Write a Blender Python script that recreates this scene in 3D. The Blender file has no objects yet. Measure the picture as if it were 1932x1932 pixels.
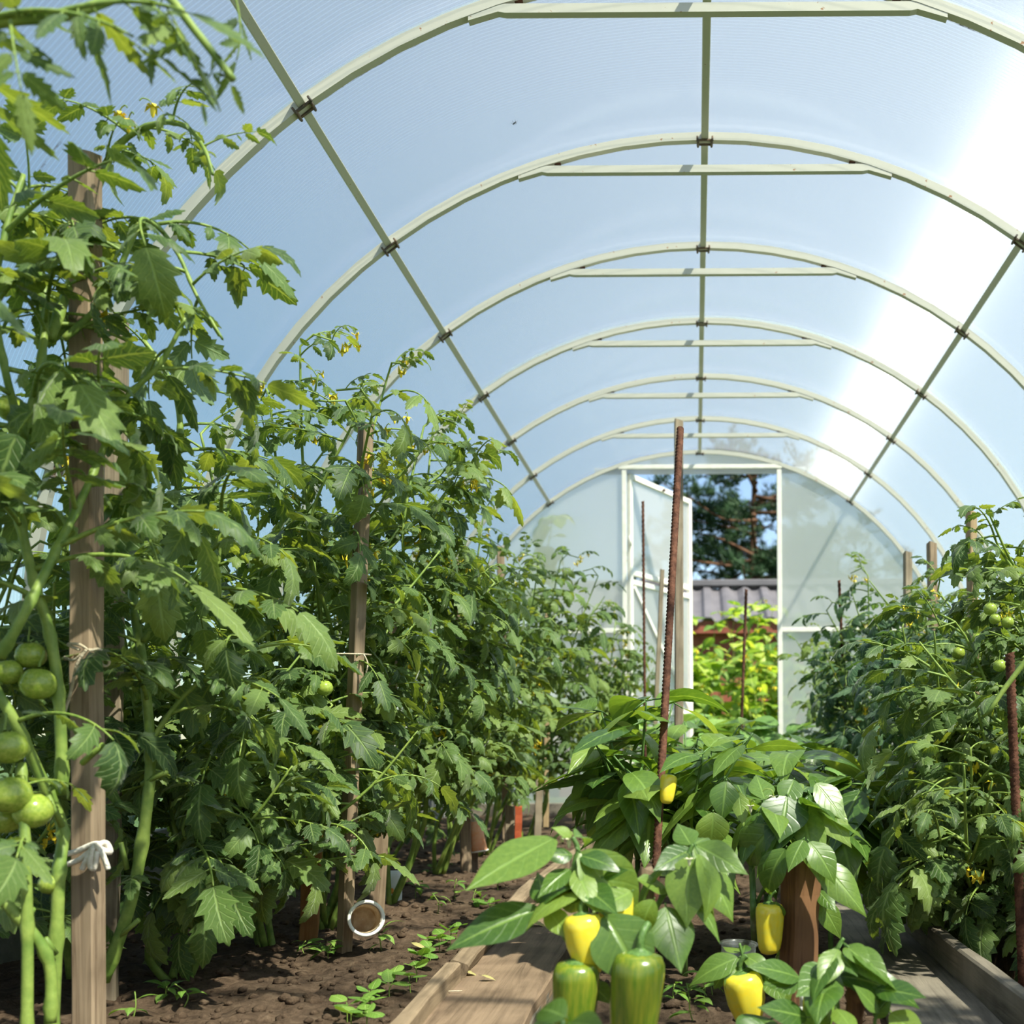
import bpy, math, random
from mathutils import Vector, Matrix, noise
R_ = math.radians
scene = bpy.context.scene
COL = scene.collection

# ------------------------------------------------------------------ camera
FPX, PPX, PPY, ROLL = 2147.0, 1311.6, 1390.5, R_(0.35)      # focal length and vanishing point in the 1932 px frame
CAM = Vector((-0.037, 0.0, 0.466))
RIGHT = Vector((math.cos(ROLL), 0, -math.sin(ROLL)))
UP = Vector((math.sin(ROLL), 0, math.cos(ROLL)))
FWD = Vector((0, 1, 0))
cd = bpy.data.cameras.new('camera')
cd.sensor_width = 36.0
cd.lens = FPX / 1932 * 36
cd.shift_x = -(PPX - 966) / 1932
cd.shift_y = (PPY - 966) / 1932
cd.clip_start = 0.05
cd.clip_end = 300
cd.dof.use_dof = True
cd.dof.focus_distance = 2.35
cd.dof.aperture_fstop = 5.0
cam = bpy.data.objects.new('camera', cd)
COL.objects.link(cam)
m = Matrix.Identity(4)
for i in range(3):
    m[i][0] = RIGHT[i]; m[i][1] = UP[i]; m[i][2] = -FWD[i]; m[i][3] = CAM[i]
cam.matrix_world = m
scene.camera = cam

def P(px, py, d):
    """world point seen at pixel (px, py) at distance d along the greenhouse"""
    return CAM + d * (FWD + RIGHT * ((px - PPX) / FPX) + UP * ((PPY - py) / FPX))
def G(px, py, z=0.0):
    """world point on the level z seen at pixel (px, py)"""
    r = FWD + RIGHT * ((px - PPX) / FPX) + UP * ((PPY - py) / FPX)
    return CAM + r * ((z - CAM.z) / r.z)

# ------------------------------------------------------------------ sky, sun, exposure
SUN = Vector((0.5 * 0.93, -0.37, 0.866 * 0.93)).normalized()   # direction towards the sun
w = bpy.data.worlds.new('sky'); scene.world = w; w.use_nodes = True
nt = w.node_tree
sky = nt.nodes.new('ShaderNodeTexSky'); sky.sky_type = 'NISHITA'
sky.sun_disc = False
sky.sun_elevation = math.asin(SUN.z)
sky.sun_rotation = math.atan2(SUN.x, SUN.y)
sky.air_density = 1.0; sky.dust_density = 0.15; sky.ozone_density = 1.6
bg = nt.nodes['Background']; bg.inputs['Strength'].default_value = 0.172
nt.links.new(sky.outputs[0], bg.inputs['Color'])
sd = bpy.data.lights.new('sun', 'SUN'); sd.energy = 10.5; sd.angle = R_(1.2); sd.color = (1, 0.93, 0.8)
so = bpy.data.objects.new('sun', sd); COL.objects.link(so)
so.rotation_euler = SUN.to_track_quat('Z', 'Y').to_euler()
vs = scene.view_settings
vs.view_transform = 'Standard'; vs.look = 'None'; vs.gamma = 1; vs.use_curve_mapping = False
vs.exposure = 0.3
scene.cycles.max_bounces = 6
scene.cycles.diffuse_bounces = 4
scene.cycles.use_adaptive_sampling = True
scene.cycles.adaptive_threshold = 0.045
scene.cycles.transparent_max_bounces = 16
scene.cycles.caustics_reflective = False
scene.cycles.caustics_refractive = False

# ------------------------------------------------------------------ materials
MATS = {}
def nodes(name):
    mt = bpy.data.materials.new(name); mt.use_nodes = True
    t = mt.node_tree; t.nodes.clear()
    out = t.nodes.new('ShaderNodeOutputMaterial')
    def N(kind, **kw):
        n = t.nodes.new('ShaderNode' + kind)
        for k, v in kw.items():
            if k.startswith('i_'):
                key = k[2:].replace('_', ' ')
                n.inputs[int(key) if key.isdigit() else key].default_value = v
            else: setattr(n, k, v)
        return n
    L = lambda a, b: t.links.new(a, b)
    MATS[name] = mt
    return mt, t, out, N, L
def ramp(N, stops):
    r = N('ValToRGB'); e = r.color_ramp.elements
    while len(e) < len(stops): e.new(0.5)
    for k, (p, c) in enumerate(stops): e[k].position = p; e[k].color = (*c, 1)
    return r
def c4(c): return (*c, 1)

def simple(name, col, rough=0.6, spec=0.4, noise_scale=0, col2=None, bump=0, stretch=(1, 1, 1), metallic=0, detail=4, lo=.35, hi=.65):
    mt, t, out, N, L = nodes(name)
    p = N('BsdfPrincipled', i_Roughness=rough, i_Metallic=metallic); p.inputs['Specular IOR Level'].default_value = spec
    p.inputs['Base Color'].default_value = c4(col)
    if noise_scale:
        tc = N('TexCoord'); mp = N('Mapping'); mp.inputs['Scale'].default_value = stretch
        oi = N('ObjectInfo'); ad = N('VectorMath', operation='ADD')
        L(tc.outputs['Object'], mp.inputs[0]); L(mp.outputs[0], ad.inputs[0])
        ml = N('VectorMath', operation='SCALE'); ml.inputs['Scale'].default_value = 37.0
        cb = N('CombineXYZ'); L(oi.outputs['Random'], cb.inputs[0]); L(oi.outputs['Random'], cb.inputs[1]); L(cb.outputs[0], ml.inputs[0])
        L(ml.outputs[0], ad.inputs[1])
        nz = N('TexNoise', i_Scale=noise_scale, i_Detail=detail, i_Roughness=.6)
        L(ad.outputs[0], nz.inputs['Vector'])
        r = ramp(N, [(lo, col), (hi, col2 or col)])
        L(nz.outputs[0], r.inputs[0]); L(r.outputs[0], p.inputs['Base Color'])
        if bump:
            b = N('Bump', i_Strength=bump, i_Distance=.01); L(nz.outputs[0], b.inputs['Height']); L(b.outputs[0], p.inputs['Normal'])
    L(p.outputs[0], out.inputs[0])
    return mt

def wood(name, dark, light, scale=14, rough=.75, axis=2, bump=.35, worn=None):
    """grain drawn out along one axis of the piece"""
    mt, t, out, N, L = nodes(name)
    st = [1, 1, 1]; st[axis] = .05
    tc = N('TexCoord'); mp = N('Mapping'); mp.inputs['Scale'].default_value = st
    oi = N('ObjectInfo'); cb = N('CombineXYZ')
    mu = N('Math', operation='MULTIPLY', i_1=41.0); L(oi.outputs['Random'], mu.inputs[0])
    for k in range(3): L(mu.outputs[0], cb.inputs[k])
    ad = N('VectorMath', operation='ADD'); L(tc.outputs['Object'], mp.inputs[0]); L(mp.outputs[0], ad.inputs[0]); L(cb.outputs[0], ad.inputs[1])
    n1 = N('TexNoise', i_Scale=scale * 6, i_Detail=5, i_Roughness=.65, i_Distortion=.6); L(ad.outputs[0], n1.inputs['Vector'])
    n2 = N('TexNoise', i_Scale=9, i_Detail=3); ad2 = N('VectorMath', operation='ADD'); L(tc.outputs['Object'], ad2.inputs[0]); L(cb.outputs[0], ad2.inputs[1]); L(ad2.outputs[0], n2.inputs['Vector'])
    r = ramp(N, [(.3, dark), (.55, light), (.8, tuple(x * .75 for x in light))]); L(n1.outputs[0], r.inputs[0])
    mx = N('MixRGB', blend_type='MULTIPLY'); mx.inputs[0].default_value = .75
    r2 = ramp(N, [(.3, (.5, .47, .44)), (.65, (1.05, 1.03, 1))]); L(n2.outputs[0], r2.inputs[0])
    L(r.outputs[0], mx.inputs[1]); L(r2.outputs[0], mx.inputs[2])
    p = N('BsdfPrincipled', i_Roughness=rough); p.inputs['Specular IOR Level'].default_value = .25
    L(mx.outputs[0], p.inputs['Base Color'])
    b = N('Bump', i_Strength=bump, i_Distance=.004); L(n1.outputs[0], b.inputs['Height']); L(b.outputs[0], p.inputs['Normal'])
    L(p.outputs[0], out.inputs[0])
    return mt

def leafmat(name, cols, back, trans, vein, rough=.45, spec=.35, tmix=.27, nlat=7.0, lat=.55, slope=2.0, fuzz=.0, bumps=.5):
    """cols: darkest to lightest leaf of the kind; veins drawn from the leaf's own length and breadth"""
    mt, t, out, N, L = nodes(name)
    oi = N('ObjectInfo')
    k = len(cols)
    r = ramp(N, [(i / (k - 1), c) for i, c in enumerate(cols)])
    tc = N('TexCoord'); nz = N('TexNoise', i_Scale=22.0, i_Detail=3); L(tc.outputs['Object'], nz.inputs['Vector'])
    a1 = N('Math', operation='MULTIPLY_ADD', i_1=.5, i_2=-.25); L(nz.outputs[0], a1.inputs[0])
    a2 = N('Math', operation='ADD', use_clamp=True); L(oi.outputs['Random'], a2.inputs[0]); L(a1.outputs[0], a2.inputs[1])
    L(a2.outputs[0], r.inputs[0])
    sp = N('SeparateXYZ'); L(tc.outputs['UV'], sp.inputs[0])
    av = N('Math', operation='MULTIPLY_ADD', i_1=2.0, i_2=-1.0); L(sp.outputs[1], av.inputs[0])
    ab = N('Math', operation='ABSOLUTE'); L(av.outputs[0], ab.inputs[0])
    mid = N('MapRange'); mid.inputs[1].default_value = .03; mid.inputs[2].default_value = .11; mid.inputs[3].default_value = 1; mid.inputs[4].default_value = 0
    L(ab.outputs[0], mid.inputs[0])
    q = N('Math', operation='MULTIPLY', i_1=nlat); L(sp.outputs[0], q.inputs[0])
    q2 = N('Math', operation='MULTIPLY_ADD', i_1=-slope); L(ab.outputs[0], q2.inputs[0]); L(q.outputs[0], q2.inputs[2])
    fr = N('Math', operation='FRACT'); L(q2.outputs[0], fr.inputs[0])
    pk = N('Math', operation='PINGPONG', i_1=.5); L(fr.outputs[0], pk.inputs[0])
    lt = N('MapRange'); lt.inputs[1].default_value = .04; lt.inputs[2].default_value = .13; lt.inputs[3].default_value = lat; lt.inputs[4].default_value = 0
    L(pk.outputs[0], lt.inputs[0])
    mxv = N('Math', operation='MAXIMUM'); L(mid.outputs[0], mxv.inputs[0]); L(lt.outputs[0], mxv.inputs[1])
    vm = N('Math', operation='MULTIPLY', i_1=.6); L(mxv.outputs[0], vm.inputs[0])
    m1 = N('MixRGB'); L(vm.outputs[0], m1.inputs[0]); L(r.outputs[0], m1.inputs[1]); m1.inputs[2].default_value = c4(vein)
    geo = N('NewGeometry')
    m2 = N('MixRGB'); bf = N('Math', operation='MULTIPLY', i_1=.65); L(geo.outputs['Backfacing'], bf.inputs[0]); L(bf.outputs[0], m2.inputs[0])
    L(m1.outputs[0], m2.inputs[1]); m2.inputs[2].default_value = c4(back)
    p = N('BsdfPrincipled', i_Roughness=rough); p.inputs['Specular IOR Level'].default_value = spec
    p.inputs['Sheen Weight'].default_value = fuzz; p.inputs['Sheen Roughness'].default_value = .4
    L(m2.outputs[0], p.inputs['Base Color'])
    b = N('Bump', i_Strength=bumps, i_Distance=.004, invert=True); L(mxv.outputs[0], b.inputs['Height']); L(b.outputs[0], p.inputs['Normal'])
    tl = N('BsdfTranslucent'); mt3 = N('MixRGB', blend_type='MULTIPLY'); mt3.inputs[0].default_value = 1
    L(m1.outputs[0], mt3.inputs[1]); mt3.inputs[2].default_value = c4(trans); L(mt3.outputs[0], tl.inputs[0])
    ms = N('MixShader', i_0=tmix); L(p.outputs[0], ms.inputs[1]); L(tl.outputs[0], ms.inputs[2]); L(ms.outputs[0], out.inputs[0])
    return mt

leafmat('tomato_leaf', [(.03, .066, .016), (.056, .11, .025), (.094, .158, .036), (.16, .225, .055)], (.15, .23, .12), (3.6, 2.9, .9), (.26, .36, .12), fuzz=.18, rough=.5)
leafmat('tomato_leaf_shade', [(.02, .056, .022), (.036, .088, .034), (.064, .128, .05)], (.14, .22, .14), (2.8, 2.6, 1.0), (.2, .32, .15), fuzz=.18, rough=.5)  # darker copy of the tomato leaf: shade put into the colour
leafmat('pepper_leaf', [(.038, .09, .015), (.068, .138, .022), (.115, .195, .032), (.19, .275, .05)], (.13, .25, .08), (3.0, 2.6, .9), (.23, .36, .08), rough=.34, spec=.5, nlat=6.0, lat=.2, slope=1.6, bumps=.3)
leafmat('garden_leaf', [(.04, .11, .02), (.1, .21, .03), (.22, .35, .05), (.34, .42, .07)], (.25, .4, .1), (2.2, 2.0, .8), (.45, .55, .15), tmix=.4)
leafmat('eggplant_leaf', [(.1, .2, .05), (.16, .3, .08), (.26, .4, .1)], (.2, .32, .14), (2.0, 1.9, .9), (.34, .44, .18), rough=.6, nlat=5.0)
leafmat('seedling_leaf', [(.09, .2, .03), (.14, .27, .04), (.2, .33, .06)], (.24, .42, .1), (1.8, 1.7, .7), (.4, .55, .16))
leafmat('dry_leaf', [(.4, .33, .1), (.45, .4, .16)], (.4, .36, .16), (1, 1, 1), (.55, .5, .25), tmix=.2)
simple('green_stem', (.12, .2, .035), .5, .35, 30, (.25, .33, .07), .2)
simple('pepper_stem', (.05, .11, .025), .45, .4, 25, (.12, .22, .05), .2)
simple('dark_stem', (.06, .05, .025), .6, .3, 25, (.1, .12, .04), .2)
simple('green_tomato', (.2, .29, .035), .2, .5, 5, (.33, .4, .07), 0)
simple('yellow_pepper', (.78, .6, .035), .2, .55, 9, (.7, .6, .06), 0)
simple('half_ripe_pepper', (.07, .15, .012), .22, .55, 9, (.25, .26, .025), 0, (2.2, 2.2, .3), lo=.3, hi=.75)
simple('green_pepper', (.14, .32, .03), .22, .55, 9, (.26, .42, .05), 0)
simple('yellow_petal', (.85, .62, .03), .5, .3, 30, (.9, .72, .06))
simple('pale_petal', (.75, .72, .5), .5, .3)
simple('lilac_petal', (.45, .3, .55), .5, .3)
simple('rust', (.05, .02, .013), .85, .2, 55, (.14, .06, .038), .5)
simple('twine', (.45, .37, .26), .9, .1, 120, (.62, .54, .42), .6)
simple('rag', (.62, .55, .46), .9, .1, 70, (.78, .73, .66), .5)
wood('stake_wood', (.15, .1, .065), (.33, .245, .17), 10)
wood('stake_grey', (.16, .12, .085), (.33, .27, .2), 10)
wood('stake_pale', (.3, .2, .11), (.5, .37, .22), 10)
wood('hewn_wood', (.06, .026, .014), (.2, .1, .05), 9, bump=.6)
wood('orange_wood', (.28, .12, .04), (.42, .22, .09), 10)
wood('plank_wood', (.115, .078, .052), (.25, .175, .12), 8, axis=1)
wood('kerb_wood', (.12, .085, .055), (.29, .215, .145), 9, axis=1)
wood('grey_board', (.1, .085, .07), (.23, .2, .165), 9, axis=1)
simple('white_paint', (.72, .7, .63), .42, .4, 26, (.8, .78, .72), .05)
simple('white_plastic', (.75, .73, .68), .4, .4, 12, (.8, .79, .76))
simple('dirty_plastic', (.28, .17, .08), .6, .3, 18, (.6, .5, .35))
simple('orange_plastic', (.85, .36, .18), .5, .3, 35, (.9, .58, .42), 0)
simple('red_plastic', (.3, .05, .02), .5, .3, 20, (.42, .1, .04))
simple('blue_print', (.12, .25, .6), .5, .3)
simple('orange_print', (.8, .3, .04), .5, .3)
simple('clip_metal', (.05, .045, .04), .6, .4, 60, (.16, .1, .06))
simple('slate', (.2, .2, .19), .9, .2, 14, (.32, .31, .29), .3)
simple('outer_soil', (.05, .09, .02), .95, .1, 6, (.12, .2, .04), .4)
simple('roof_metal', (.1, .098, .105), .6, .3, 4, (.13, .127, .135))
simple('red_wall', (.17, .05, .03), .8, .2, 8, (.24, .08, .05))
simple('bark', (.06, .035, .02), .95, .1, 20, (.14, .08, .05), .6)
simple('needles', (.012, .04, .014), .6, .3, 6, (.035, .085, .025))
simple('black', (.012, .012, .012), .5, .4)

# painted frame tube: cream paint, small rust spots
mt, t, out, N, L = nodes('frame_paint')
tc = N('TexCoord'); nz = N('TexNoise', i_Scale=55.0, i_Detail=3); L(tc.outputs['Object'], nz.inputs['Vector'])
r = ramp(N, [(.0, (.5, .49, .43)), (.69, (.53, .52, .455)), (.73, (.3, .13, .05))]); L(nz.outputs[0], r.inputs[0])
p = N('BsdfPrincipled', i_Roughness=.38); L(r.outputs[0], p.inputs['Base Color']); L(p.outputs[0], out.inputs[0])

# twin-wall polycarbonate: clear + milky scatter + a little gloss
def sheet_mat(name, clear, milky, glossy, tint, glow=(.86, .94, .97), ribs=0):
    mt, t, out, N, L = nodes(name)
    tr = N('BsdfTransparent'); tr.inputs[0].default_value = c4(tint)
    tl = N('BsdfTranslucent'); tl.inputs[0].default_value = c4(glow)
    df = N('BsdfDiffuse'); df.inputs[0].default_value = (.8, .82, .82, 1)
    gl = N('BsdfGlossy', i_Roughness=.22); gl.inputs[0].default_value = (.9, .9, .9, 1)
    if ribs:
        tc = N('TexCoord'); wv = N('TexWave', i_Scale=ribs, wave_type='BANDS', bands_direction='Z'); L(tc.outputs['Object'], wv.inputs['Vector'])
        b = N('Bump', i_Strength=.35, i_Distance=.002); L(wv.outputs[1], b.inputs['Height']); L(b.outputs[0], gl.inputs['Normal']); L(b.outputs[0], df.inputs['Normal'])
    m1 = N('MixShader', i_0=.22); L(tl.outputs[0], m1.inputs[1]); L(df.outputs[0], m1.inputs[2])
    m2 = N('MixShader', i_0=milky / (clear + milky)); L(tr.outputs[0], m2.inputs[1]); L(m1.outputs[0], m2.inputs[2])
    lw = N('LayerWeight', i_Blend=.5); mu = N('Math', operation='MULTIPLY', i_1=glossy); L(lw.outputs['Facing'], mu.inputs[0])
    m3 = N('MixShader'); L(mu.outputs[0], m3.inputs[0]); L(m2.outputs[0], m3.inputs[1]); L(gl.outputs[0], m3.inputs[2])
    L(m3.outputs[0], out.inputs[0])
    return mt
sheet_mat('polycarbonate', .77, .23, .3, (.88, .95, .90))
sheet_mat('polycarbonate_end', .43, .57, .12, (.97, .97, .97), (.95, .93, .92), ribs=55)
sheet_mat('clear_plastic', .85, .15, .4, (.95, .96, .96))
# thin inner webs of the sheet: glossy along the rib, scattering across it
mt, t, out, N, L = nodes('polycarbonate_web')
tr = N('BsdfTransparent'); tr.inputs[0].default_value = (.97, .98, .99, 1)
gl = N('BsdfAnisotropic' if False else 'BsdfGlossy', i_Roughness=.5); gl.inputs['Anisotropy'].default_value = .82
tg = N('Tangent', direction_type='UV_MAP'); L(tg.outputs[0], gl.inputs['Tangent'])
m1 = N('MixShader', i_0=.19); L(tr.outputs[0], m1.inputs[1]); L(gl.outputs[0], m1.inputs[2]); L(m1.outputs[0], out.inputs[0])
# grime along the joint of two sheets
mt, t, out, N, L = nodes('joint_grime')
tc = N('TexCoord'); nz = N('TexNoise', i_Scale=30.0, i_Detail=6, i_Roughness=.7); L(tc.outputs['Object'], nz.inputs['Vector'])
n2 = N('TexNoise', i_Scale=3.0, i_Detail=2); L(tc.outputs['Object'], n2.inputs['Vector'])
mu = N('Math', operation='MULTIPLY'); L(nz.outputs[0], mu.inputs[0]); L(n2.outputs[0], mu.inputs[1])
r = ramp(N, [(.24, (0, 0, 0)), (.36, (1, 1, 1))]); L(mu.outputs[0], r.inputs[0])
tr = N('BsdfTransparent'); df = N('BsdfDiffuse'); df.inputs[0].default_value = (.16, .11, .07, 1)
m1 = N('MixShader'); L(r.outputs[0], m1.inputs[0]); L(tr.outputs[0], m1.inputs[1]); L(df.outputs[0], m1.inputs[2]); L(m1.outputs[0], out.inputs[0])
# soil
mt, t, out, N, L = nodes('soil')
tc = N('TexCoord'); nz = N('TexNoise', i_Scale=38.0, i_Detail=8, i_Roughness=.7); L(tc.outputs['Object'], nz.inputs['Vector'])
n2 = N('TexNoise', i_Scale=2.2, i_Detail=3); L(tc.outputs['Object'], n2.inputs['Vector'])
r = ramp(N, [(.3, (.045, .029, .02)), (.55, (.135, .092, .064)), (.75, (.22, .16, .115))]); L(nz.outputs[0], r.inputs[0])
r2 = ramp(N, [(.35, (.7, .68, .66)), (.65, (1.15, 1.1, 1.05))]); L(n2.outputs[0], r2.inputs[0])
mx = N('MixRGB', blend_type='MULTIPLY'); mx.inputs[0].default_value = 1; L(r.outputs[0], mx.inputs[1]); L(r2.outputs[0], mx.inputs[2])
p = N('BsdfPrincipled', i_Roughness=.95); p.inputs['Specular IOR Level'].default_value = .15
L(mx.outputs[0], p.inputs['Base Color'])
b = N('Bump', i_Strength=.9, i_Distance=.02); L(nz.outputs[0], b.inputs['Height']); L(b.outputs[0], p.inputs['Normal']); L(p.outputs[0], out.inputs[0])

# ------------------------------------------------------------------ mesh helpers
class MB:
    def __init__(s): s.v = []; s.f = []; s.uv = []; s.mi = []; s.sm = []
    def add(s, v, f, uv=None, M=None, mi=0, smooth=True):
        o = len(s.v)
        s.v += [tuple(M @ Vector(p)) if M is not None else tuple(p) for p in v]
        s.uv += (uv or [(0.5, 0.0)] * len(v))
        for q in f: s.f.append([i + o for i in q]); s.mi.append(mi); s.sm.append(smooth)
        return s
    def box(s, c, d, M=None, mi=0, bev=0.0):
        x, y, z = d[0] / 2, d[1] / 2, d[2] / 2
        if bev:
            b = bev; v = []; f = []
            # chamfered box: eight corners of three vertices each
            idx = {}
            for sx in (-1, 1):
                for sy in (-1, 1):
                    for sz in (-1, 1):
                        for k in range(3):
                            e = [x - b, y - b, z - b]; e[k] += b
                            idx[(sx, sy, sz, k)] = len(v); v.append((c[0] + sx * e[0], c[1] + sy * e[1], c[2] + sz * e[2]))
            I = idx
            for k in range(3):
                a, b2 = [q for q in range(3) if q != k]
                for sg in (-1, 1):
                    quad = []
                    for (p, q) in ((-1, -1), (1, -1), (1, 1), (-1, 1)):
                        t = [0, 0, 0]; t[k] = sg; t[a] = p; t[b2] = q; quad.append(I[(*t, k)])
                    f.append(quad)
            for k in range(3):
                a, b2 = [q for q in range(3) if q != k]
                for p in (-1, 1):
                    for q in (-1, 1):
                        t0 = [0, 0, 0]; t0[a] = p; t0[b2] = q; t1 = t0[:]; t0[k] = -1; t1[k] = 1
                        f.append([I[(*t0, a)], I[(*t1, a)], I[(*t1, b2)], I[(*t0, b2)]])
            for sx in (-1, 1):
                for sy in (-1, 1):
                    for sz in (-1, 1): f.append([I[(sx, sy, sz, k)] for k in range(3)])
            return s.add(v, f, None, M, mi, False)
        v = [(c[0] + a * x, c[1] + b * y, c[2] + e * z) for a in (-1, 1) for b in (-1, 1) for e in (-1, 1)]
        return s.add(v, [(0, 1, 3, 2), (4, 6, 7, 5), (0, 4, 5, 1), (2, 3, 7, 6), (0, 2, 6, 4), (1, 5, 7, 3)], None, M, mi, False)
    def tube(s, pts, rad, n=6, M=None, mi=0, cap=True, flat=1.0):
        pts = [Vector(p) for p in pts]
        if not isinstance(rad, (list, tuple)): rad = [rad] * len(pts)
        v = []; f = []; nrm = None
        for i, p in enumerate(pts):
            tg = (pts[min(i + 1, len(pts) - 1)] - pts[max(i - 1, 0)])
            if tg.length < 1e-9: tg = Vector((0, 0, 1))
            tg.normalize()
            if nrm is None: nrm = tg.orthogonal().normalized()
            nrm = (nrm - tg * nrm.dot(tg))
            if nrm.length < 1e-6: nrm = tg.orthogonal()
            nrm.normalize(); bn = tg.cross(nrm)
            for k in range(n):
                a = 2 * math.pi * k / n
                v.append(p + nrm * (rad[i] * math.cos(a)) + bn * (rad[i] * math.sin(a) * flat))
        for i in range(len(pts) - 1):
            for k in range(n):
                f.append((i * n + k, i * n + (k + 1) % n, (i + 1) * n + (k + 1) % n, (i + 1) * n + k))
        if cap: f.append(tuple(range(n))[::-1]); f.append(tuple((len(pts) - 1) * n + k for k in range(n)))
        return s.add(v, f, None, M, mi)
    def lathe(s, prof, n=16, M=None, mi=0, mod=None):
        v = []; f = []
        for (r, z) in prof:
            for k in range(n):
                a = 2 * math.pi * k / n; q = r * (mod(a, z) if mod else 1)
                v.append((q * math.cos(a), q * math.sin(a), z))
        for i in range(len(prof) - 1):
            for k in range(n):
                f.append((i * n + k, i * n + (k + 1) % n, (i + 1) * n + (k + 1) % n, (i + 1) * n + k))
        return s.add(v, f, None, M, mi)
    def mesh(s, name, mats):
        me = bpy.data.meshes.new(name)
        me.from_pydata(s.v, [], s.f)
        for x in (mats if isinstance(mats, (list, tuple)) else [mats]): me.materials.append(MATS[x])
        me.polygons.foreach_set('material_index', s.mi)
        me.polygons.foreach_set('use_smooth', s.sm)
        uvl = me.uv_layers.new(name='UVMap')
        li = [0] * len(me.loops); me.loops.foreach_get('vertex_index', li)
        flat = []
        for i in li: flat += (s.uv[i][0], s.uv[i][1])
        uvl.data.foreach_set('uv', flat)
        me.update()
        return me

def obj(name, me, parent=None, M=None):
    o = bpy.data.objects.new(name, me); COL.objects.link(o)
    if parent is not None: o.parent = parent
    if M is not None: o.matrix_basis = M
    return o
def empty(name, loc=(0, 0, 0), rz=0.0):
    o = bpy.data.objects.new(name, None); o.empty_display_size = .05; COL.objects.link(o)
    o.location = loc; o.rotation_euler = (0, 0, rz); return o
def tag(o, label=None, cat=None, group=None, kind=None):
    if label: o['label'] = label
    if cat: o['category'] = cat
    if group: o['group'] = group
    if kind: o['kind'] = kind
    return o
T = Matrix.Translation
def Rm(a, ax): return Matrix.Rotation(a, 4, ax)
def Sm(x, y=None, z=None): return Matrix.Diagonal((x, x if y is None else y, x if z is None else z, 1))
def cr(pts, k=6):
    """smooth curve through the points"""
    pts = [Vector(p) for p in pts]
    if len(pts) < 3: return [pts[0].lerp(pts[-1], i / k) for i in range(k + 1)]
    out = []
    for i in range(len(pts) - 1):
        p0 = pts[max(i - 1, 0)]; p1 = pts[i]; p2 = pts[i + 1]; p3 = pts[min(i + 2, len(pts) - 1)]
        for j in range(k):
            t = j / k
            out.append(.5 * ((2 * p1) + (p2 - p0) * t + (2 * p0 - 5 * p1 + 4 * p2 - p3) * t * t + (3 * p1 - p0 - 3 * p2 + p3) * t ** 3))
    out.append(pts[-1]); return out

# ------------------------------------------------------------------ greenhouse shell
RAD, CZ, SP = 1.5, 0.65, 0.70                      # arch radius, height of its centre, spacing
ARCH_Y = [2.477 + SP * i for i in range(-6, 7)]    # the last one carries the end wall
Y_END, Y_BACK = ARCH_Y[-1], ARCH_Y[0]
def prof(r, n=40, z0=-.03):
    a = [(r, z0)] + [(r, z0 + (CZ - z0) * k / 5) for k in range(1, 5)]
    a += [(r * math.cos(math.pi * k / n), CZ + r * math.sin(math.pi * k / n)) for k in range(n + 1)]
    a += [(-r, z0 + (CZ - z0) * k / 5) for k in range(4, 0, -1)] + [(-r, z0)]
    return a
def arch_mesh():
    mb = MB(); po, pi_ = prof(RAD), prof(RAD - .022); h = .011; n = len(po); v = []
    for (x, z), (x2, z2) in zip(po, pi_): v += [(x, -h, z), (x, h, z), (x2, h, z2), (x2, -h, z2)]
    f = []
    for i in range(n - 1):
        for k in range(4): f.append((i * 4 + k, i * 4 + (k + 1) % 4, i * 4 + 4 + (k + 1) % 4, i * 4 + 4 + k))
    f += [(3, 2, 1, 0), tuple((n - 1) * 4 + k for k in range(4))]
    mb.add(v, f, smooth=False); return mb.mesh('arch_tube', 'frame_paint')
me_arch = arch_mesh()
PUR = [R_(90), R_(53.5), R_(126.5), R_(16), R_(164)]
def purlin_mesh():
    return MB().box((0, SP / 2, 0), (.02, SP - .024, .02), bev=.0015).mesh('purlin', 'frame_paint')
me_pur = purlin_mesh()
mb = MB(); mb.box((0, -.012, -.013), (.046, .006, .004)); mb.box((0, .012, -.013), (.046, .006, .004))
for sx in (-1, 1):
    mb.tube([(sx * .019, -.018, -.016), (sx * .019, .018, -.016)], .0035, 6); mb.tube([(sx * .021, -.02, -.006), (sx * .021, -.02, -.02)], .003, 5)
me_clip = mb.mesh('clamp', 'clip_metal')
def tie_mesh():
    mb = MB(); z = CZ + math.sqrt((RAD - .022) ** 2 - .46 ** 2) - .006; q = []
    ex = .52; ez = CZ + math.sqrt((RAD - .022) ** 2 - ex ** 2) - .006
    for (x, zz, h) in ((-ex, ez, .005), (-.455, z + .002, .009), (-.44, z, .010), (.44, z, .010), (.455, z + .002, .009), (ex, ez, .005)):
        q.append((x, zz, h))
    v = []; f = []
    for (x, zz, h) in q: v += [(x, -.01, zz - h), (x, -.01, zz + h), (x, .01, zz + h), (x, .01, zz - h)]
    for i in range(len(q) - 1):
        for k in range(4): f.append((i * 4 + k, i * 4 + (k + 1) % 4, i * 4 + 4 + (k + 1) % 4, i * 4 + 4 + k))
    f += [(3, 2, 1, 0), tuple((len(q) - 1) * 4 + k for k in range(4))]
    mb.add(v, f, smooth=False)
    return mb.mesh('tie_bar', 'frame_paint')
me_tie = tie_mesh()
mb = MB()
for sx in (-1, 1):
    for k in range(4):
        x = sx * (.415 + k * .03); mb.box((x, 0, CZ + math.sqrt((RAD - .022) ** 2 - x * x) - .001), (.026, .012, .003))
me_rust = mb.mesh('weld', 'rust')
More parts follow.
